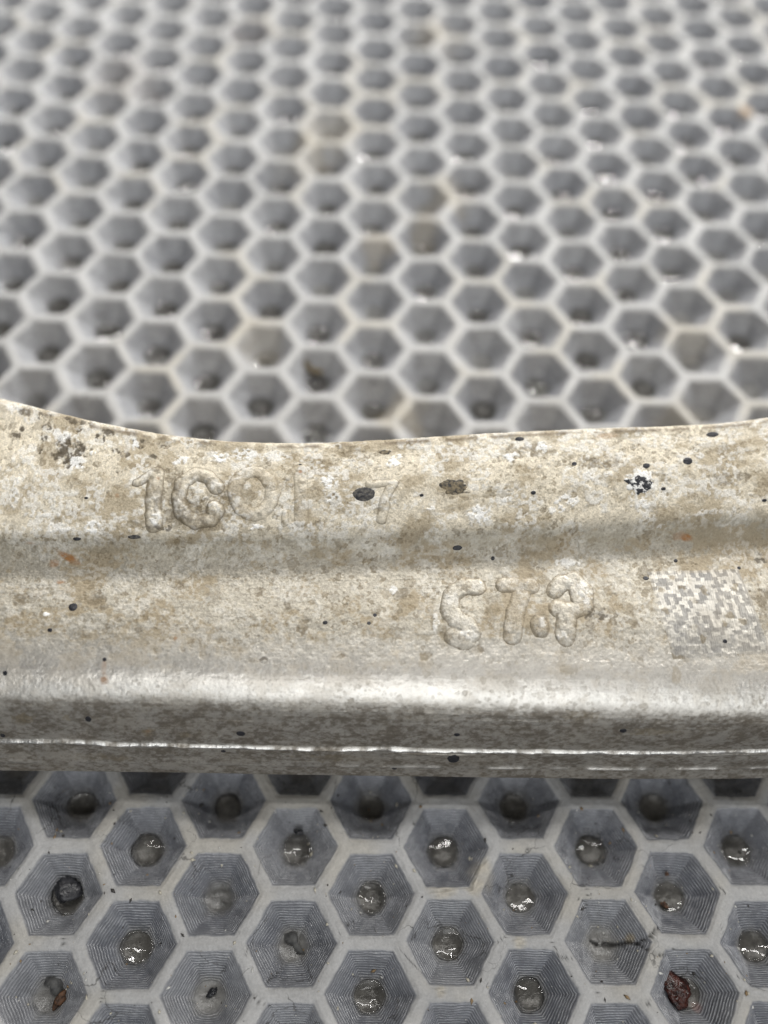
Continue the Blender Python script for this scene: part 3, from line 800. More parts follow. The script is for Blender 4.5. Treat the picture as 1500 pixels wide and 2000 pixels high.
def dress_arm():
    x = XS[None, :]+0*VV[:, None]; v = VV[:, None]+0*XS[None, :]
    k = KK[:, None]+0*x
    up = sstep(9.5, 10.2, k)                                  # upper raised face
    low = sstep(5.7, 7.1, k)*(1-up)                          # lower lettered face
    front = 1-sstep(5.7, 7.1, k)                             # shoulder and side
    # ---- relief
    h = 0.16*(fbm(x*0.09, v*0.09, 101, 3)-0.5)
    h = h+0.11*(fbm(x*0.9, v*0.9, 102, 4)-0.5)*(0.4+0.6*up+0.5*low)
    grain = fbm(x*4.2, v*4.2, 103, 2)-0.5
    h = h+0.040*grain*(1-0.65*front)
    kp = np.exp(-((k-2.0-0.16*(fbm(x*0.10, v*0, 104, 4)-0.5))/(0.05+0.06*fbm(x*0.5, v*0+3, 104, 3)))**2)
    h = h+0.34*kp*(0.45+1.1*fbm(x*0.45, v*0.2, 105, 5, 0.65))
    h = h+0.16*np.exp(-((k-1.78-0.05*fbm(x*0.12, v*0, 107, 2))/0.05)**2)*sstep(0.40, 0.60, fbm(x*0.11, v*0, 108, 3))
    kl = np.exp(-((k-1.0)/0.11)**2)*(0.35+0.65*sstep(-25, 5, x))*sstep(0.30, 0.55, fbm(x*0.3, v*0, 109, 3))
    h = h+0.26*kl
    # drawn scratches along the lower edge
    lines_ = fbm(x*0.03, v*3.4, 106, 3)-0.5
    h = h+0.060*lines_*(front*(0.15+0.85*sstep(4.2, 3.0, k))+0.40*low)
    # the far rim is nicked
    h = h+0.34*(fbm(x*1.1, v*0.6, 110, 4, 0.6)-0.5)*np.exp(-((k-12.0)/0.16)**2)
    # ---- colour
    m1 = fbm(x*0.22, v*0.30, 111, 4); m2 = fbm(x*0.8, v*0.9, 112, 4); m3 = fbm(x*2.6, v*2.6, 113, 3)
    cream = np.array([0.655, 0.588, 0.465]); greyish = np.array([0.425, 0.390, 0.322]); silver = np.array([0.790, 0.755, 0.695])
    col = cream*up[..., None]+greyish*low[..., None]+silver*front[..., None]
    m4 = fbm(x*4.5, v*4.5, 114, 2)
    col = col*(1.0+0.30*(m2-0.5)+(0.38*(m3-0.5)+0.40*(m4-0.5))*(1-0.75*front))[..., None]
    metal = 0.10*up+0.42*low+0.95*front
    rough = 0.56*up+0.42*low+0.34*front
    # tan dirt film, loose clouds
    film = sstep(0.48, 0.60, m1*0.55+m2*0.28+m3*0.17)*(0.60*up+0.66*low+0.22*front)
    col = col*(1-film[..., None])+np.array([0.285, 0.218, 0.122])*film[..., None]
    metal = metal*(1-0.7*film); rough = rough+0.12*film
    # brown speckles: rings and dots everywhere
    for (f, sd, thr, amt) in ((0.42, 121, 0.34, 0.50), (0.85, 122, 0.30, 0.70), (1.5, 124, 0.28, 0.72), (2.6, 123, 0.26, 0.66)):
        d, bid = worley(x*f, v*f, sd)
        d = d+0.50*(m3-0.5)+0.30*(m4-0.5)
        keep = sstep(0.60, 0.70, bid)
        rad = thr*(0.5+0.9*((bid*37) % 1))
        mk = keep*sstep(rad*1.15, rad*0.75, d)*(0.45+0.55*sstep(0.15, 0.9, d/rad))*amt
        mk = mk*(0.10+0.90*sstep(0.42, 0.58, fbm(x*0.16+2, v*0.2, sd+3, 4)))*(0.95*up+1.0*low+0.45*front)
        tone = np.array([0.185, 0.140, 0.075])*(0.7+0.6*((bid*91) % 1))[..., None]
        col = col*(1-mk[..., None])+tone*mk[..., None]
        metal = metal*(1-0.8*mk); rough = rough+0.15*mk; h = h-0.03*mk
    # pale crystalline salts, chiefly on the upper face
    d, bid = worley(x*2.8, v*2.8, 131)
    salt = sstep(0.44, 0.56, fbm(x*0.33+8, v*0.42, 132, 4))*sstep(0.43, 0.55, fbm(x*2.2, v*2.2, 133, 3))*(0.80*up+0.32*low+0.12*front)
    salt = salt*(1-0.6*d)
    col = col*(1-salt[..., None])+np.array([0.80, 0.78, 0.73])*salt[..., None]
    metal = metal*(1-0.8*salt); h = h+0.03*salt
    # browner along the inside corner; lower side dirty, with its shade painted in
    crn = np.exp(-((k-9.15)/0.55)**2)*sstep(0.36, 0.62, fbm(x*0.28, v*0.6, 141, 4))*0.45
    col = col*(1-crn[..., None])+np.array([0.27, 0.235, 0.165])*crn[..., None]; metal = metal*(1-0.5*crn)
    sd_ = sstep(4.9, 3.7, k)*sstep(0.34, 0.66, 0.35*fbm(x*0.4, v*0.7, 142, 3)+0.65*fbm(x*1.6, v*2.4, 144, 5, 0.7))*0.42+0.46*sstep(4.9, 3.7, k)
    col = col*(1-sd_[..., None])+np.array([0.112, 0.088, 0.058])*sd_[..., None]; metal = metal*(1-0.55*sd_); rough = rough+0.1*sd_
    # the parting line is rubbed bright
    kb = np.clip(kp*1.3+0.6*kl, 0, 1)*0.85*sstep(0.25, 0.5, fbm(x*0.6, v*0, 115, 4))
    col = col*(1-kb[..., None])+np.array([0.84, 0.82, 0.78])*kb[..., None]; metal = metal*(1-kb)+kb; rough = rough*(1-kb)+0.27*kb
    # rim of the far edge: thin brown line with bright nicks
    rim = np.exp(-((k-11.93)/0.05)**2)*sstep(0.42, 0.6, fbm(x*0.5, v*0.5, 143, 3))*0.75
    col = col*(1-rim[..., None])+np.array([0.16, 0.12, 0.07])*rim[..., None]
    # ---- placed patches
    for i, (m, st) in enumerate(BROWN):
        sl = local(XS, VV, m)
        xx = x[sl]; vv_ = v[sl]
        if xx.size == 0: continue
        d = blob(xx, vv_, m, 200+i, 0.75, 1.6)
        mk = sstep(1.05, 0.70, d)*((0.25 if st > 0.75 else 0.45)+(0.75 if st > 0.75 else 0.55)*sstep(0.43, 0.52, fbm(xx*1.9, vv_*1.9, 260+i, 3)))*st
        tone = np.array([0.075, 0.058, 0.036]) if st > 0.75 else np.array([0.155, 0.118, 0.066]) if st > 0.6 else np.array([0.21, 0.165, 0.095])
        col[sl] = col[sl]*(1-mk[..., None])+tone*mk[..., None]
        metal[sl] *= 1-0.85*mk; rough[sl] += 0.12*mk; h[sl] -= 0.05*mk
    for i, (m, st) in enumerate(WHITE):
        sl = local(XS, VV, m)
        xx = x[sl]; vv_ = v[sl]
        if xx.size == 0: continue
        d = blob(xx, vv_, m, 300+i, 0.7, 1.8)
        mk = sstep(1.15, 0.75, d)*sstep(0.38, 0.47, fbm(xx*2.4, vv_*2.4, 360+i, 3))*st
        col[sl] = col[sl]*(1-mk[..., None])+np.array([0.86, 0.85, 0.82])*mk[..., None]
        metal[sl] *= 1-0.9*mk; rough[sl] += 0.1*mk; h[sl] += 0.07*mk
    for i, (m, st) in enumerate(RUST):
        sl = local(XS, VV, m)
        xx = x[sl]; vv_ = v[sl]
        if xx.size == 0: continue
        d = blob(xx, vv_, m, 400+i, 0.5, 1.2)
        mk = sstep(1.1, 0.35, d)*st*(0.6+0.4*sstep(0.35, 0.6, fbm(xx*2.5, vv_*2.5, 460+i, 3)))
        col[sl] = col[sl]*(1-mk[..., None])+np.array([0.300, 0.125, 0.026])*mk[..., None]
        metal[sl] *= 1-0.9*mk; rough[sl] += 0.15*mk
    pos = POS+NRM*h[..., None]
    return pos, np.clip(col, 0.005, 0.95), np.clip(metal, 0, 1), np.clip(rough, 0.15, 0.95), np.clip(front+0.5*low, 0, 1)
APOS, ACOL, AMET, AROU, ASTK = dress_arm()
ANRM = NRM
ORG = np.array([-8.0, -68.0, 0.0])                          # foot of the arm on the mat

def end_cap(row):
    """fan that closes one end of the swept body"""
    c = row.mean(0)
    return c
def build_body():
    nv, nx = APOS.shape[:2]
    V = (APOS-ORG).reshape(-1, 3)
    q = grid_quads(nv, nx, wrap=True)
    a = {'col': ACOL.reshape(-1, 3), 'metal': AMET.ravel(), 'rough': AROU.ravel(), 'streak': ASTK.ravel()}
    n = len(V)
    cl = V.reshape(nv, nx, 3)[:, 0].mean(0); cr = V.reshape(nv, nx, 3)[:, -1].mean(0)
    V = np.r_[V, [cl, cr]]
    i = np.arange(nv); i2 = (i+1) % nv
    t = np.r_[np.stack([i*nx, i2*nx, np.full(nv, n)], 1), np.stack([i2*nx+nx-1, i*nx+nx-1, np.full(nv, n+1)], 1)]
    a = {k: np.r_[w, w[:2]] for k, w in a.items()}
    return mesh_from('arm_body', V, q, t, a)
arm = bpy.data.objects.new('suspension_arm', None)
COL.objects.link(arm)
arm.location = tuple(ORG*MM)
arm.empty_display_size = 0.01
tag(arm, 'weathered cast aluminium car suspension arm with raised characters lying across the mat', 'suspension arm')
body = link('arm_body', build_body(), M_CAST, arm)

# ends beyond the picture: the round bosses the arm stands on
def build_boss(cx, cy, rad, ztop, seed):
    prof = [(0.34, ztop-4.5), (0.36, ztop-0.8), (0.42, ztop), (0.80, ztop), (0.93, ztop-0.7), (1.0, ztop-2.4), (1.0, 3.0), (0.96, 0.6), (0.88, 0.02)]
    na = 72; V = []
    for (r, z) in prof:
        for j in range(na):
            t = 2*math.pi*j/na
            V.append((cx+rad*r*math.cos(t), cy+rad*r*math.sin(t), z))
    V = np.array(V); n = len(prof)
    base = np.arange(n*na).reshape(n, na); nxt = np.roll(base, -1, 1)
    q = np.stack([base[:-1], base[1:], nxt[1:], nxt[:-1]], -1).reshape(-1, 4)
    top = len(V); V = np.r_[V, [[cx, cy, ztop-4.5], [cx, cy, 0.02]]]
    t = np.r_[np.stack([np.full(na, top), base[0], nxt[0]], 1), np.stack([np.full(na, top+1), nxt[-1], base[-1]], 1)]
    m = fbm(V[:, 0]*0.5+V[:, 2], V[:, 1]*0.5, seed, 4)
    c = np.array([0.52, 0.48, 0.40])*(0.6+0.8*m[:, None])
    return mesh_from('end_boss', V-ORG, q, t, {'col': np.clip(c, 0, 1), 'metal': np.full(len(V), 0.45), 'rough': np.full(len(V), 0.5)})
link('end_boss', build_boss(-90, -62, 19, 33.5, 501), M_CAST, arm)
link('end_boss', build_boss(76, -62, 18, 33.5, 502), M_CAST, arm)

# ------------------------------------------------------------------ sampling the finished skin
def samp(arr, x, v):
    j = np.interp(x, XS, np.arange(len(XS))); i = np.interp(v, VV, np.arange(len(VV)))
    i0 = np.clip(np.floor(i).astype(int), 0, len(VV)-2); j0 = np.clip(np.floor(j).astype(int), 0, len(XS)-2)
    fi = (i-i0); fj = (j-j0)
    if arr.ndim == 3: fi = fi[..., None]; fj = fj[..., None]
    return (arr[i0, j0]*(1-fj)+arr[i0, j0+1]*fj)*(1-fi)+(arr[i0+1, j0]*(1-fj)+arr[i0+1, j0+1]*fj)*fi

def build_glyph(name, strokes, height, seed, wear):
    allp = [p for s in strokes for p in s[1]]
    rmax = max(s[0] for s in strokes)+1.2
    xa = np.arange(min(p[0] for p in allp)-rmax, max(p[0] for p in allp)+rmax, 0.075)
    va = np.arange(min(p[1] for p in allp)-rmax, max(p[1] for p in allp)+rmax, 0.075)
    x, v = np.meshgrid(xa, va)
    jx = x+0.16*(fbm(x*1.1, v*1.1, seed, 3)-0.5)*2; jv = v+0.16*(fbm(x*1.1, v*1.1, seed+1, 3)-0.5)*2
    sd = np.full(x.shape, 9.0)
    for r, pts in strokes:
        d = seg_dist(jx, jv, pts)[0] if len(pts) > 1 else np.hypot(jx-pts[0][0], jv-pts[0][1])
        sd = np.minimum(sd, d-r)
    prof = 0.5*sstep(0.30, -0.42, sd)+0.5*sstep(0.34, -0.9, sd)
    hh = height*prof*np.clip(0.62+0.65*fbm(x*0.38, v*0.38, seed+2, 3)+0.4*(fbm(x*1.6, v*1.6, seed+5, 3)-0.5), 0.12, 1.2)-0.03
    base = samp(APOS, x, v); nn = samp(ANRM, x, v); nn /= np.linalg.norm(nn, axis=-1, keepdims=True)
    pos = base+nn*hh[..., None]-ORG
    col = samp(ACOL, x, v); met = samp(AMET, x, v); rou = samp(AROU, x, v)
    # dirt that stays round the foot of the character, bared metal on its crown
    foot = np.exp(-((sd-0.10)/0.22)**2)*wear*(0.40+0.9*fbm(x*0.8, v*0.8, seed+3, 3))
    foot = np.clip(foot, 0, 0.8)
    col = col*(1-foot[..., None])+np.array([0.150, 0.120, 0.075])*foot[..., None]
    crown = sstep(-0.05, -0.5, sd)*0.14
    col = col*(1-crown[..., None])+np.array([0.60, 0.58, 0.54])*crown[..., None]
    ny, nx = x.shape
    q = grid_quads(ny, nx)
    keep = (sd.ravel()[q] < 0.36).any(1)
    q = q[keep]
    used, inv = np.unique(q, return_inverse=True)
    q = inv.reshape(q.shape)
    me = mesh_from(name, pos.reshape(-1, 3)[used], q, None, {'col': np.clip(col.reshape(-1, 3)[used], 0, 1), 'metal': met.ravel()[used], 'rough': rou.ravel()[used]})
    return link(name, me, M_CAST, arm)
for i, (nm, lab, hgt, wear, strokes) in enumerate(GLYPHS):
    o = build_glyph(nm, strokes, hgt, 600+7*i, wear)
    o['label'] = lab

# ------------------------------------------------------------------ etched square patch of light and dark cells
def build_code():
    (tl, tr, br, bl) = [np.array(p) for p in CODE]
    n = 22; sub = 6; N = n*sub
    rng = np.random.default_rng(9)
    cells = rng.random((n, n)) < 0.5
    cells[0, :] = np.arange(n) % 2 == 0
    cells[:, 0] = np.arange(n) % 2 == 0
    cells[-1, :] = True; cells[:, -1] = True
    u = np.linspace(0, 1, N+1); U, W = np.meshgrid(u, u)
    xy = (tl*(1-U)[..., None]+tr*U[..., None])*(1-W)[..., None]+(bl*(1-U)[..., None]+br*U[..., None])*W[..., None]
    x, v = xy[..., 0], xy[..., 1]
    base = samp(APOS, x, v); nn = samp(ANRM, x, v); nn /= np.linalg.norm(nn, axis=-1, keepdims=True)
    pos = base+nn*0.012-ORG
    ci = np.clip((W*n-1e-6).astype(int), 0, n-1); cj = np.clip((U*n-1e-6).astype(int), 0, n-1)
    jit = 0.10*(fbm(x*2.4, v*2.4, 701, 3)-0.5)
    ci2 = np.clip(np.floor(W*n+jit), 0, n-1).astype(int); cj2 = np.clip(np.floor(U*n+jit), 0, n-1).astype(int)
    dk = cells[ci2, cj2].astype(float)
    dk = np.where((W > 1-1.0/n) & (W < 1-0.55/n), cells[5, cj2], dk); dk = np.where((U > 1-1.0/n) & (U < 1-0.55/n), cells[ci2, 7], dk)
    worn = sstep(0.38, 0.60, fbm(x*0.45, v*0.45, 702, 4)+0.10*U-0.05)
    bcol = samp(ACOL, x, v)
    light = np.array([0.54, 0.515, 0.465])*(0.8+0.4*fbm(x*1.5, v*1.5, 703, 3)[..., None])
    dark = np.array([0.275, 0.265, 0.248])*(0.85+0.4*fbm(x*1.5, v*1.5, 704, 3)[..., None])
    c = light*(1-dk)[..., None]+dark*dk[..., None]
    mixb = 0.05+0.20*worn
    rimd = np.minimum(np.minimum(U, 1-U), np.minimum(W, 1-W))*n
    mixb = np.maximum(mixb, 0.45*sstep(1.0, 0.6, rimd)); mixb = np.maximum(mixb, 0.95*sstep(0.35, 0.0, rimd+0.4*(fbm(x*3, v*3, 707, 2)-0.5)))
    c = c*(1-mixb[..., None])+bcol*mixb[..., None]
    d, bid = worley(x*0.75, v*0.75, 705)
    br_ = (sstep(0.72, 0.80, bid)*sstep(0.40, 0.22, d+0.7*(fbm(x*2.5, v*2.5, 706, 3)-0.5)))[..., None]*0.6
    c = c*(1-br_)+np.array([0.20, 0.155, 0.085])*br_
    met = samp(AMET, x, v)+0.15*(1-dk); rou = samp(AROU, x, v)-0.04*(1-dk)+0.05*dk
    q = grid_quads(N+1, N+1)[:, ::-1]
    me = mesh_from('etched_code', pos.reshape(-1, 3), q, None, {'col': np.clip(c.reshape(-1, 3), 0, 1), 'metal': met.ravel(), 'rough': rou.ravel()})
    o = link('etched_code', me, M_ETCH, arm)
    o['label'] = 'square patch of pale and grey cells etched into the metal'
build_code()

# ------------------------------------------------------------------ black paint specks stuck to the arm
def build_speck(m, seed, worn):
    cx, cv, a, b, rot = m
    na, nr = 40, 6
    V = [];
    t = np.arange(na)*2*math.pi/na
    wob = 1+(0.10 if worn in (0, 2) else 0.55)*(fbm(np.cos(t)*2.3+seed, np.sin(t)*2.3, 800+seed, 4)-0.5)*2
    r = np.array([0.0, 0.3, 0.55, 0.78, 0.93, 1.02])[:, None]
    lx = r*a*np.cos(t)*wob; lv = r*b*np.sin(t)*wob
    x = cx+lx*math.cos(rot)-lv*math.sin(rot); v = cv+lx*math.sin(rot)+lv*math.cos(rot)
    hh = np.array([0.055, 0.055, 0.052, 0.045, 0.03, -0.02])[:, None]*min(1.0, 0.6+a)+0*x
    base = samp(APOS, x, v); nn = samp(ANRM, x, v); nn /= np.linalg.norm(nn, axis=-1, keepdims=True)
    pos = (base+nn*hh[..., None]-ORG).reshape(-1, 3)
    bi = np.arange(nr*na).reshape(nr, na); nx = np.roll(bi, -1, 1)
    q = np.stack([bi[1:-1], bi[2:], nx[2:], nx[1:-1]], -1).reshape(-1, 4)
    tr = np.stack([np.full(na, 0), bi[1], nx[1]], 1)
    me = mesh_from('paint_speck', pos, q, tr)
    return link('paint_speck', me, (M_TAR, M_TAR_BROWN, M_TAR_WORN, M_TAR_SALT)[worn], arm)
for i, (m, worn) in enumerate(SPECKS):
    build_speck(m, i, worn)

# ------------------------------------------------------------------ water and dirt lying in the pits
def pool_mesh(seed, rad, bulge):
    rng = np.random.default_rng(seed)
    na, nr = 36, 9
    t = np.arange(na)*2*math.pi/na
    wob = 1+0.10*(fbm(np.cos(t)*1.3+seed*3.1, np.sin(t)*1.3, 900+seed, 2)-0.5)*2
    r = np.linspace(0.08, 1.0, nr)[:, None]
    x = r*rad*np.cos(t)*wob; y = r*rad*np.sin(t)*wob
    z = bulge*(1-r**2)+0.05*(fbm(x*0.55+seed, y*0.55, 910+seed, 2)-0.5)*(1-r**4)
    pos = np.stack([x, y, z+0*x], -1).reshape(-1, 3)
    skirt = np.stack([x[-1]*1.0, y[-1]*1.0, np.full(na, -1.6)], -1)
    pos = np.r_[pos, skirt, [[0, 0, z[0].mean()], [0, 0, -1.6]]]
    bi = np.arange((nr+1)*na).reshape(nr+1, na); nx = np.roll(bi, -1, 1)
    q = np.stack([bi[:-1], bi[1:], nx[1:], nx[:-1]], -1).reshape(-1, 4)
    c = (nr+1)*na
    tr = np.r_[np.stack([np.full(na, c), bi[0], nx[0]], 1), np.stack([np.full(na, c+1), nx[-1], bi[-1]], 1)]
    return mesh_from('water_pool', pos, q, tr)
POOLS = [pool_mesh(i, 2.1, b) for i, b in enumerate((-0.30, 0.20, -0.38, -0.22, 0.12, -0.45, 0.06, -0.13, 0.10, -0.09))]
for me in POOLS: me.materials.append(M_WATER)
ORD = ['zeroth', 'first', 'second', 'third', 'fourth', 'fifth', 'sixth', 'seventh', 'eighth', 'ninth', 'tenth', 'eleventh', 'twelfth',
       'thirteenth', 'fourteenth', 'fifteenth', 'sixteenth', 'seventeenth', 'eighteenth', 'nineteenth', 'twentieth', 'twenty-first', 'twenty-second', 'twenty-third', 'twenty-fourth']
PITS = [(-10, -10, 'b', 1, 4), (-10, -9, 'b', 1, 3), (-10, -8, 'b', 1, 2), (-10, -7, 'b', 1, 1), (-9, -10, 'b', 2, 8), (-9, -9, 'b', 2, 7),
        (-9, -8, 'b', 2, 6), (-9, -7, 'b', 2, 5), (-9, -6, 'b', 2, 4), (-9, -5, 'b', 2, 3), (-9, -4, 'b', 2, 2), (-9, -3, 'b', 2, 1),
        (-8, -10, 'b', 3, 12), (-8, -9, 'b', 3, 11), (-8, -8, 'b', 3, 10), (-8, -7, 'b', 3, 9), (-8, -6, 'b', 3, 8), (-8, -5, 'b', 3, 7),
        (-8, -4, 'b', 3, 6), (-8, -3, 'b', 3, 5), (-8, -2, 'b', 3, 4), (-8, -1, 'b', 3, 3), (-8, 0, 'b', 3, 2), (-8, 1, 'b', 3, 1),
        (-7, -10, 'b', 4, 11), (-7, -9, 'b', 4, 10), (-7, -8, 'b', 4, 9), (-7, -7, 'b', 4, 8), (-7, -6, 'b', 4, 7), (-7, -5, 'b', 4, 6),
        (-7, -4, 'b', 4, 5), (-7, -3, 'b', 4, 4), (-7, -2, 'b', 4, 3), (-7, -1, 'b', 4, 2), (-7, 0, 'b', 4, 1), (-6, -10, 'b', 5, 12),
        (-6, -9, 'b', 5, 11), (-6, -8, 'b', 5, 10), (-6, -7, 'b', 5, 9), (-6, -6, 'b', 5, 8), (-6, -5, 'b', 5, 7), (-6, -4, 'b', 5, 6),
        (-6, -3, 'b', 5, 5), (-6, -2, 'b', 5, 4), (-6, -1, 'b', 5, 3), (-6, 0, 'b', 5, 2), (-6, 1, 'b', 5, 1), (-6, 8, 'f', 1, 2),
        (-6, 9, 'f', 1, 4), (-5, -10, 'b', 6, 12), (-5, -9, 'b', 6, 11), (-5, -8, 'b', 6, 10), (-5, -7, 'b', 6, 9), (-5, -6, 'b', 6, 8),
        (-5, -5, 'b', 6, 7), (-5, -4, 'b', 6, 6), (-5, -3, 'b', 6, 5), (-5, -2, 'b', 6, 4), (-5, -1, 'b', 6, 3), (-5, 0, 'b', 6, 2),
        (-5, 1, 'b', 6, 1), (-5, 7, 'f', 1, 1), (-5, 8, 'f', 1, 3), (-5, 9, 'f', 1, 5), (-4, -10, 'b', 7, 13), (-4, -9, 'b', 7, 12),
        (-4, -8, 'b', 7, 11), (-4, -7, 'b', 7, 10), (-4, -6, 'b', 7, 9), (-4, -5, 'b', 7, 8), (-4, -4, 'b', 7, 7), (-4, -3, 'b', 7, 6),
        (-4, -2, 'b', 7, 5), (-4, -1, 'b', 7, 4), (-4, 0, 'b', 7, 3), (-4, 1, 'b', 7, 2), (-4, 2, 'b', 7, 1), (-4, 8, 'f', 2, 2),
        (-4, 9, 'f', 2, 4), (-4, 10, 'f', 1, 6), (-3, -10, 'b', 8, 12), (-3, -9, 'b', 8, 11), (-3, -8, 'b', 8, 10), (-3, -7, 'b', 8, 9),
        (-3, -6, 'b', 8, 8), (-3, -5, 'b', 8, 7), (-3, -4, 'b', 8, 6), (-3, -3, 'b', 8, 5), (-3, -2, 'b', 8, 4), (-3, -1, 'b', 8, 3),
        (-3, 0, 'b', 8, 2), (-3, 1, 'b', 8, 1), (-3, 7, 'f', 2, 1), (-3, 8, 'f', 2, 3), (-3, 9, 'f', 2, 5), (-2, -10, 'b', 9, 13),
        (-2, -9, 'b', 9, 12), (-2, -8, 'b', 9, 11), (-2, -7, 'b', 9, 10), (-2, -6, 'b', 9, 9), (-2, -5, 'b', 9, 8), (-2, -4, 'b', 9, 7),
        (-2, -3, 'b', 9, 6), (-2, -2, 'b', 9, 5), (-2, -1, 'b', 9, 4), (-2, 0, 'b', 9, 3), (-2, 1, 'b', 9, 2), (-2, 2, 'b', 9, 1),
        (-2, 8, 'f', 3, 2), (-2, 9, 'f', 3, 4), (-2, 10, 'f', 2, 6), (-1, -11, 'b', 10, 13), (-1, -10, 'b', 10, 12), (-1, -9, 'b', 10, 11),
        (-1, -8, 'b', 10, 10), (-1, -7, 'b', 10, 9), (-1, -6, 'b', 10, 8), (-1, -5, 'b', 10, 7), (-1, -4, 'b', 10, 6), (-1, -3, 'b', 10, 5),
        (-1, -2, 'b', 10, 4), (-1, -1, 'b', 10, 3), (-1, 0, 'b', 10, 2), (-1, 1, 'b', 10, 1), (-1, 7, 'f', 3, 1), (-1, 8, 'f', 3, 3),
        (-1, 9, 'f', 3, 5), (0, -10, 'b', 11, 12), (0, -9, 'b', 11, 11), (0, -8, 'b', 11, 10), (0, -7, 'b', 11, 9), (0, -6, 'b', 11, 8),
        (0, -5, 'b', 11, 7), (0, -4, 'b', 11, 6), (0, -3, 'b', 11, 5), (0, -2, 'b', 11, 4), (0, -1, 'b', 11, 3), (0, 0, 'b', 11, 2),
        (0, 1, 'b', 11, 1), (0, 8, 'f', 4, 2), (0, 9, 'f', 4, 4), (0, 10, 'f', 3, 6), (1, -11, 'b', 12, 13), (1, -10, 'b', 12, 12),
        (1, -9, 'b', 12, 11), (1, -8, 'b', 12, 10), (1, -7, 'b', 12, 9), (1, -6, 'b', 12, 8), (1, -5, 'b', 12, 7), (1, -4, 'b', 12, 6),
        (1, -3, 'b', 12, 5), (1, -2, 'b', 12, 4), (1, -1, 'b', 12, 3), (1, 0, 'b', 12, 2), (1, 1, 'b', 12, 1), (1, 7, 'f', 4, 1),
        (1, 8, 'f', 4, 3), (1, 9, 'f', 4, 5), (2, -10, 'b', 13, 12), (2, -9, 'b', 13, 11), (2, -8, 'b', 13, 10), (2, -7, 'b', 13, 9),
        (2, -6, 'b', 13, 8), (2, -5, 'b', 13, 7), (2, -4, 'b', 13, 6), (2, -3, 'b', 13, 5), (2, -2, 'b', 13, 4), (2, -1, 'b', 13, 3),
        (2, 0, 'b', 13, 2), (2, 1, 'b', 13, 1), (2, 8, 'f', 5, 2), (2, 9, 'f', 5, 4), (2, 10, 'f', 4, 6), (3, -11, 'b', 14, 13),
        (3, -10, 'b', 14, 12), (3, -9, 'b', 14, 11), (3, -8, 'b', 14, 10), (3, -7, 'b', 14, 9), (3, -6, 'b', 14, 8), (3, -5, 'b', 14, 7),
        (3, -4, 'b', 14, 6), (3, -3, 'b', 14, 5), (3, -2, 'b', 14, 4), (3, -1, 'b', 14, 3), (3, 0, 'b', 14, 2), (3, 1, 'b', 14, 1),
        (3, 7, 'f', 5, 1), (3, 8, 'f', 5, 3), (3, 9, 'f', 5, 5), (4, -10, 'b', 15, 12), (4, -9, 'b', 15, 11), (4, -8, 'b', 15, 10),
        (4, -7, 'b', 15, 9), (4, -6, 'b', 15, 8), (4, -5, 'b', 15, 7), (4, -4, 'b', 15, 6), (4, -3, 'b', 15, 5), (4, -2, 'b', 15, 4),
        (4, -1, 'b', 15, 3), (4, 0, 'b', 15, 2), (4, 1, 'b', 15, 1), (4, 8, 'f', 6, 2), (4, 9, 'f', 6, 4), (4, 10, 'f', 5, 6),
        (5, -11, 'b', 16, 13), (5, -10, 'b', 16, 12), (5, -9, 'b', 16, 11), (5, -8, 'b', 16, 10), (5, -7, 'b', 16, 9), (5, -6, 'b', 16, 8),
        (5, -5, 'b', 16, 7), (5, -4, 'b', 16, 6), (5, -3, 'b', 16, 5), (5, -2, 'b', 16, 4), (5, -1, 'b', 16, 3), (5, 0, 'b', 16, 2),
        (5, 1, 'b', 16, 1), (6, -10, 'b', 17, 12), (6, -9, 'b', 17, 11), (6, -8, 'b', 17, 10), (6, -7, 'b', 17, 9), (6, -6, 'b', 17, 8),
        (6, -5, 'b', 17, 7), (6, -4, 'b', 17, 6), (6, -3, 'b', 17, 5), (6, -2, 'b', 17, 4), (6, -1, 'b', 17, 3), (6, 0, 'b', 17, 2),
        (6, 1, 'b', 17, 1), (7, -11, 'b', 18, 11), (7, -10, 'b', 18, 10), (7, -9, 'b', 18, 9), (7, -8, 'b', 18, 8), (7, -7, 'b', 18, 7),
        (7, -6, 'b', 18, 6), (7, -5, 'b', 18, 5), (7, -4, 'b', 18, 4), (7, -3, 'b', 18, 3), (7, -2, 'b', 18, 2), (7, -1, 'b', 18, 1),
        (8, -10, 'b', 19, 7), (8, -9, 'b', 19, 6), (8, -8, 'b', 19, 5), (8, -7, 'b', 19, 4), (8, -6, 'b', 19, 3), (8, -5, 'b', 19, 2),
        (8, -4, 'b', 19, 1), (9, -11, 'b', 20, 4), (9, -10, 'b', 20, 3), (9, -9, 'b', 20, 2), (9, -8, 'b', 20, 1), (10, -11, 'b', 21, 1)]
def pit_floor(c, rr):
    hs = _hash(np.array([c+50.]), np.array([rr+50.]), 3)[0]
    return -DEPTH*(0.93+0.14*hs)*0.925
rng = np.random.default_rng(4)
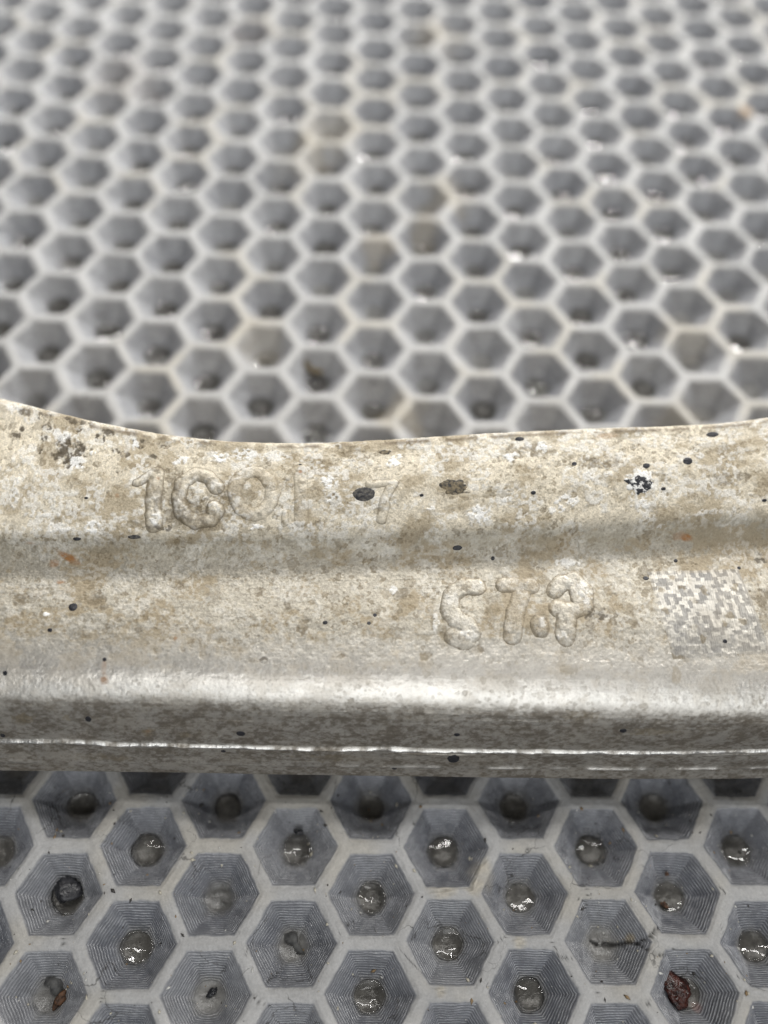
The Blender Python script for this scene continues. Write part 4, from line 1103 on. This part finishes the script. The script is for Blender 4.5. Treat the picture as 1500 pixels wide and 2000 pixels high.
for (c, rr, where, a_, b_) in PITS:
    if (c, rr) in DRY: continue
    r = rr+(0.5 if c % 2 else 0.0)
    cx, cy = cell_xy(c, r)
    o = link('water_pool', POOLS[int(rng.integers(6))])
    o.location = ((cx+rng.uniform(-0.25, 0.25))*MM, (cy+rng.uniform(-0.25, 0.25))*MM, (pit_floor(c, rr)+(0.50+0.35*rng.random() if where == 'f' else 0.55+0.55*rng.random()))*MM)
    o.rotation_euler = (math.radians(rng.uniform(-4, 4)), math.radians(rng.uniform(-4, 4)), rng.uniform(0, 6.28))
    s = rng.uniform(0.95, 1.10)*(1.0 if where == 'f' else 1.28); o.scale = (s*rng.uniform(0.82, 1.08), s*rng.uniform(0.82, 1.08), rng.uniform(0.5, 1.2) if where == 'f' else 1.45)
    if where == 'b':
        lab = 'small water pool in the %s pit behind the arm, %s pit column from the left' % (ORD[b_], ORD[a_])
    else:
        lab = 'small water pool, %s pit from the left in the %s pit row before the arm' % (ORD[a_], ORD[b_])
    tag(o, lab, 'water', 'water pools in the mat pits')

def rock(name, cx, cy, cz, rx, ry, rz, seed, material, jag=0.5, rot=0.0, label='', cat='debris'):
    nu, nvv = 26, 14
    V = []
    th = np.linspace(0.12, math.pi-0.12, nvv)[:, None]; ph = (np.arange(nu)*2*math.pi/nu)[None, :]
    dx = np.sin(th)*np.cos(ph); dy = np.sin(th)*np.sin(ph); dz = np.cos(th)+0*ph
    k = 1+jag*(fbm(dx*1.7+seed*2.7+dz*0.9, dy*1.7+dz*0.8, 950+seed, 3)-0.5)*2
    k = k+0.25*jag*(worley(dx*2.2+dz+seed, dy*2.2-dz, 960+seed)[0]-0.5)
    x = dx*k*rx; y = dy*k*ry; z = dz*k*rz
    X = x*math.cos(rot)-y*math.sin(rot); Y = x*math.sin(rot)+y*math.cos(rot)
    pos = np.stack([X, Y, z], -1).reshape(-1, 3)
    pos = np.r_[pos, [[0, 0, z[0].mean()*1.03], [0, 0, z[-1].mean()*1.03]]]
    bi = np.arange(nvv*nu).reshape(nvv, nu); nx = np.roll(bi, -1, 1)
    q = np.stack([bi[:-1], bi[1:], nx[1:], nx[:-1]], -1).reshape(-1, 4)
    c = nvv*nu
    t = np.r_[np.stack([np.full(nu, c), bi[0], nx[0]], 1), np.stack([np.full(nu, c+1), nx[-1], bi[-1]], 1)]
    o = link(name, mesh_from(name, pos, q, t, smooth=False), material)
    o.location = (cx*MM, cy*MM, cz*MM)
    return tag(o, label, cat)
def flake(name, cx, cy, cz, outline, thick, material, label, cat='debris', tilt=(0, 0)):
    n = len(outline); o2 = np.array(outline)
    V = np.r_[np.c_[o2, np.full(n, thick/2)], np.c_[o2*1.03, np.full(n, -thick/2)]]
    c = o2.mean(0)
    V = np.r_[V, [[*c, thick/2+0.02], [*c, -thick/2]]]
    i = np.arange(n); j = (i+1) % n
    q = np.stack([i, i+n, j+n, j], 1)
    t = np.r_[np.stack([i, j, np.full(n, 2*n)], 1), np.stack([j+n, i+n, np.full(n, 2*n+1)], 1)]
    o = link(name, mesh_from(name, V, q, t, smooth=False), material)
    o.location = (cx*MM, cy*MM, cz*MM); o.rotation_euler = (tilt[0], tilt[1], 0)
    return tag(o, label, cat)
rock('stone', -49.92, -97.01, -3.00, 1.95, 1.45, 0.85, 1, M_STONE, 0.5, 0.2, 'black wet stone in a pit near the left edge, before the arm', 'stone')
rock('crust', 28.71, -108.61, -3.30, 1.55, 2.2, 0.8, 2, M_SCAB, 0.5, 0.35, 'dark red wet crust in a pit at lower right', 'crust')
flake('chip', -19.86, -103.28, -3.95, [(-1.3,1.1),(-0.3,1.4),(0.4,1.1),(0.5,0.1),(1.5,-1.2),(0.4,-1.1),(-0.1,-0.2),(-1.2,0.2)], 0.2, M_FLAKE, 'flat dark grey chip in a pale pit floor', 'chip', (0.05, -0.05))
flake('chip', -49.95, -108.59, -3.80, [(-0.7,1.5),(0.5,1.7),(1.35,1.1),(1.55,0.1),(0.9,-0.55),(0.1,-0.2),(-0.1,0.5),(-0.9,0.6)], 0.22, M_FLAKE, 'curved grey chip in the bottom left pit', 'chip', (0.1, 0.1))
rock('crumb', -48.50, -109.43, -3.70, 0.55, 1.15, 0.35, 3, M_RUSTY, 0.6, -0.5, 'rusty brown crumb beside the curved grey chip', 'crumb')
rock('crumb', -29.85, -108.89, -4.10, 0.42, 0.7, 0.3, 4, M_STONE, 0.6, -0.6, 'tiny black crumb in a pale dry pit floor, bottom edge', 'crumb')
rock('crumb', -19.80, -89.77, -2.20, 0.6, 0.4, 0.3, 5, M_STONE, 0.6, 0.0, 'tiny black crumb on the far wall of a pit before the arm', 'crumb')
rock('crumb', 29.02, -98.67, -3.60, 0.55, 0.3, 0.25, 6, M_RUSTY, 0.6, -0.5, 'small brown crumb in a pit at right, before the arm', 'crumb')
rock('crumb', 29.58, -95.02, -2.50, 0.35, 0.25, 0.2, 7, M_RUSTY, 0.6, 0.3, 'tiny brown crumb on the wall of a pit at right', 'crumb')
flake('shred', -20.88, -9.36, -2.20, [(-2.3,2.4),(-1.7,2.5),(-1.0,1.0),(0.2,0.0),(1.9,-0.1),(1.6,-0.8),(-0.2,-0.9),(-1.5,0.3)], 0.3, M_TWIG, 'bent brown shred in a pit close behind the arm', 'shred', (0.5, 0.0))
rock('crumb', 43.47, 16.47, 0.15, 0.5, 0.4, 0.3, 8, M_PALE, 0.4, 0.0, 'white crumb on a ridge of the mat, right of centre behind the arm', 'crumb')
# sand and dust too fine to count, lying on the mat before the arm
def build_grit():
    co = np.zeros(len(mat_obj.data.vertices)*3, np.float32); mat_obj.data.vertices.foreach_get('co', co)
    co = co.reshape(-1, 3)/MM
    sel = np.where((co[:, 1] < -84) & (co[:, 1] > -116) & (co[:, 0] > -58) & (co[:, 0] < 44))[0]
    g = np.random.default_rng(12)
    # even over the ground rather than over the vertices
    pick = []
    for _ in range(520):
        q = np.array([g.uniform(-58, 44), g.uniform(-116, -84)])
        pick.append(sel[np.argmin(((co[sel, :2]-q)**2).sum(1))])
    V = []; Tt = []; Cc = []
    octa = np.array([[1, 0, 0], [-1, 0, 0], [0, 1, 0], [0, -1, 0], [0, 0, 1], [0, 0, -1.]])
    of = np.array([[0, 2, 4], [2, 1, 4], [1, 3, 4], [3, 0, 4], [2, 0, 5], [1, 2, 5], [3, 1, 5], [0, 3, 5]])
    for k, p in enumerate(pick):
        sz = 0.05+0.17*g.random()**3
        a = g.uniform(0, 6.28); st = g.uniform(1, 2.6)
        o = octa*(0.7+0.6*g.random((6, 1)))*[sz*st, sz, sz*0.7]
        o = np.c_[o[:, 0]*math.cos(a)-o[:, 1]*math.sin(a), o[:, 0]*math.sin(a)+o[:, 1]*math.cos(a), o[:, 2]]
        V.append(o+co[p]+[0, 0, sz*0.4]); Tt.append(of+6*k)
        tone = [(0.62, 0.58, 0.48), (0.05, 0.045, 0.04), (0.30, 0.20, 0.10), (0.75, 0.74, 0.70)][int(g.choice(4, p=[0.4, 0.25, 0.15, 0.2]))]
        Cc.append(np.tile(tone, (6, 1)))
    me = mesh_from('grit', np.concatenate(V), None, np.concatenate(Tt), {'col': np.concatenate(Cc), 'rough': np.full(6*len(pick), 0.6)}, smooth=False)
    o = link('grit', me, M_RUBBER)
    tag(o, 'fine sand and dust scattered over the mat before the arm', 'grit', kind='stuff')
build_grit()
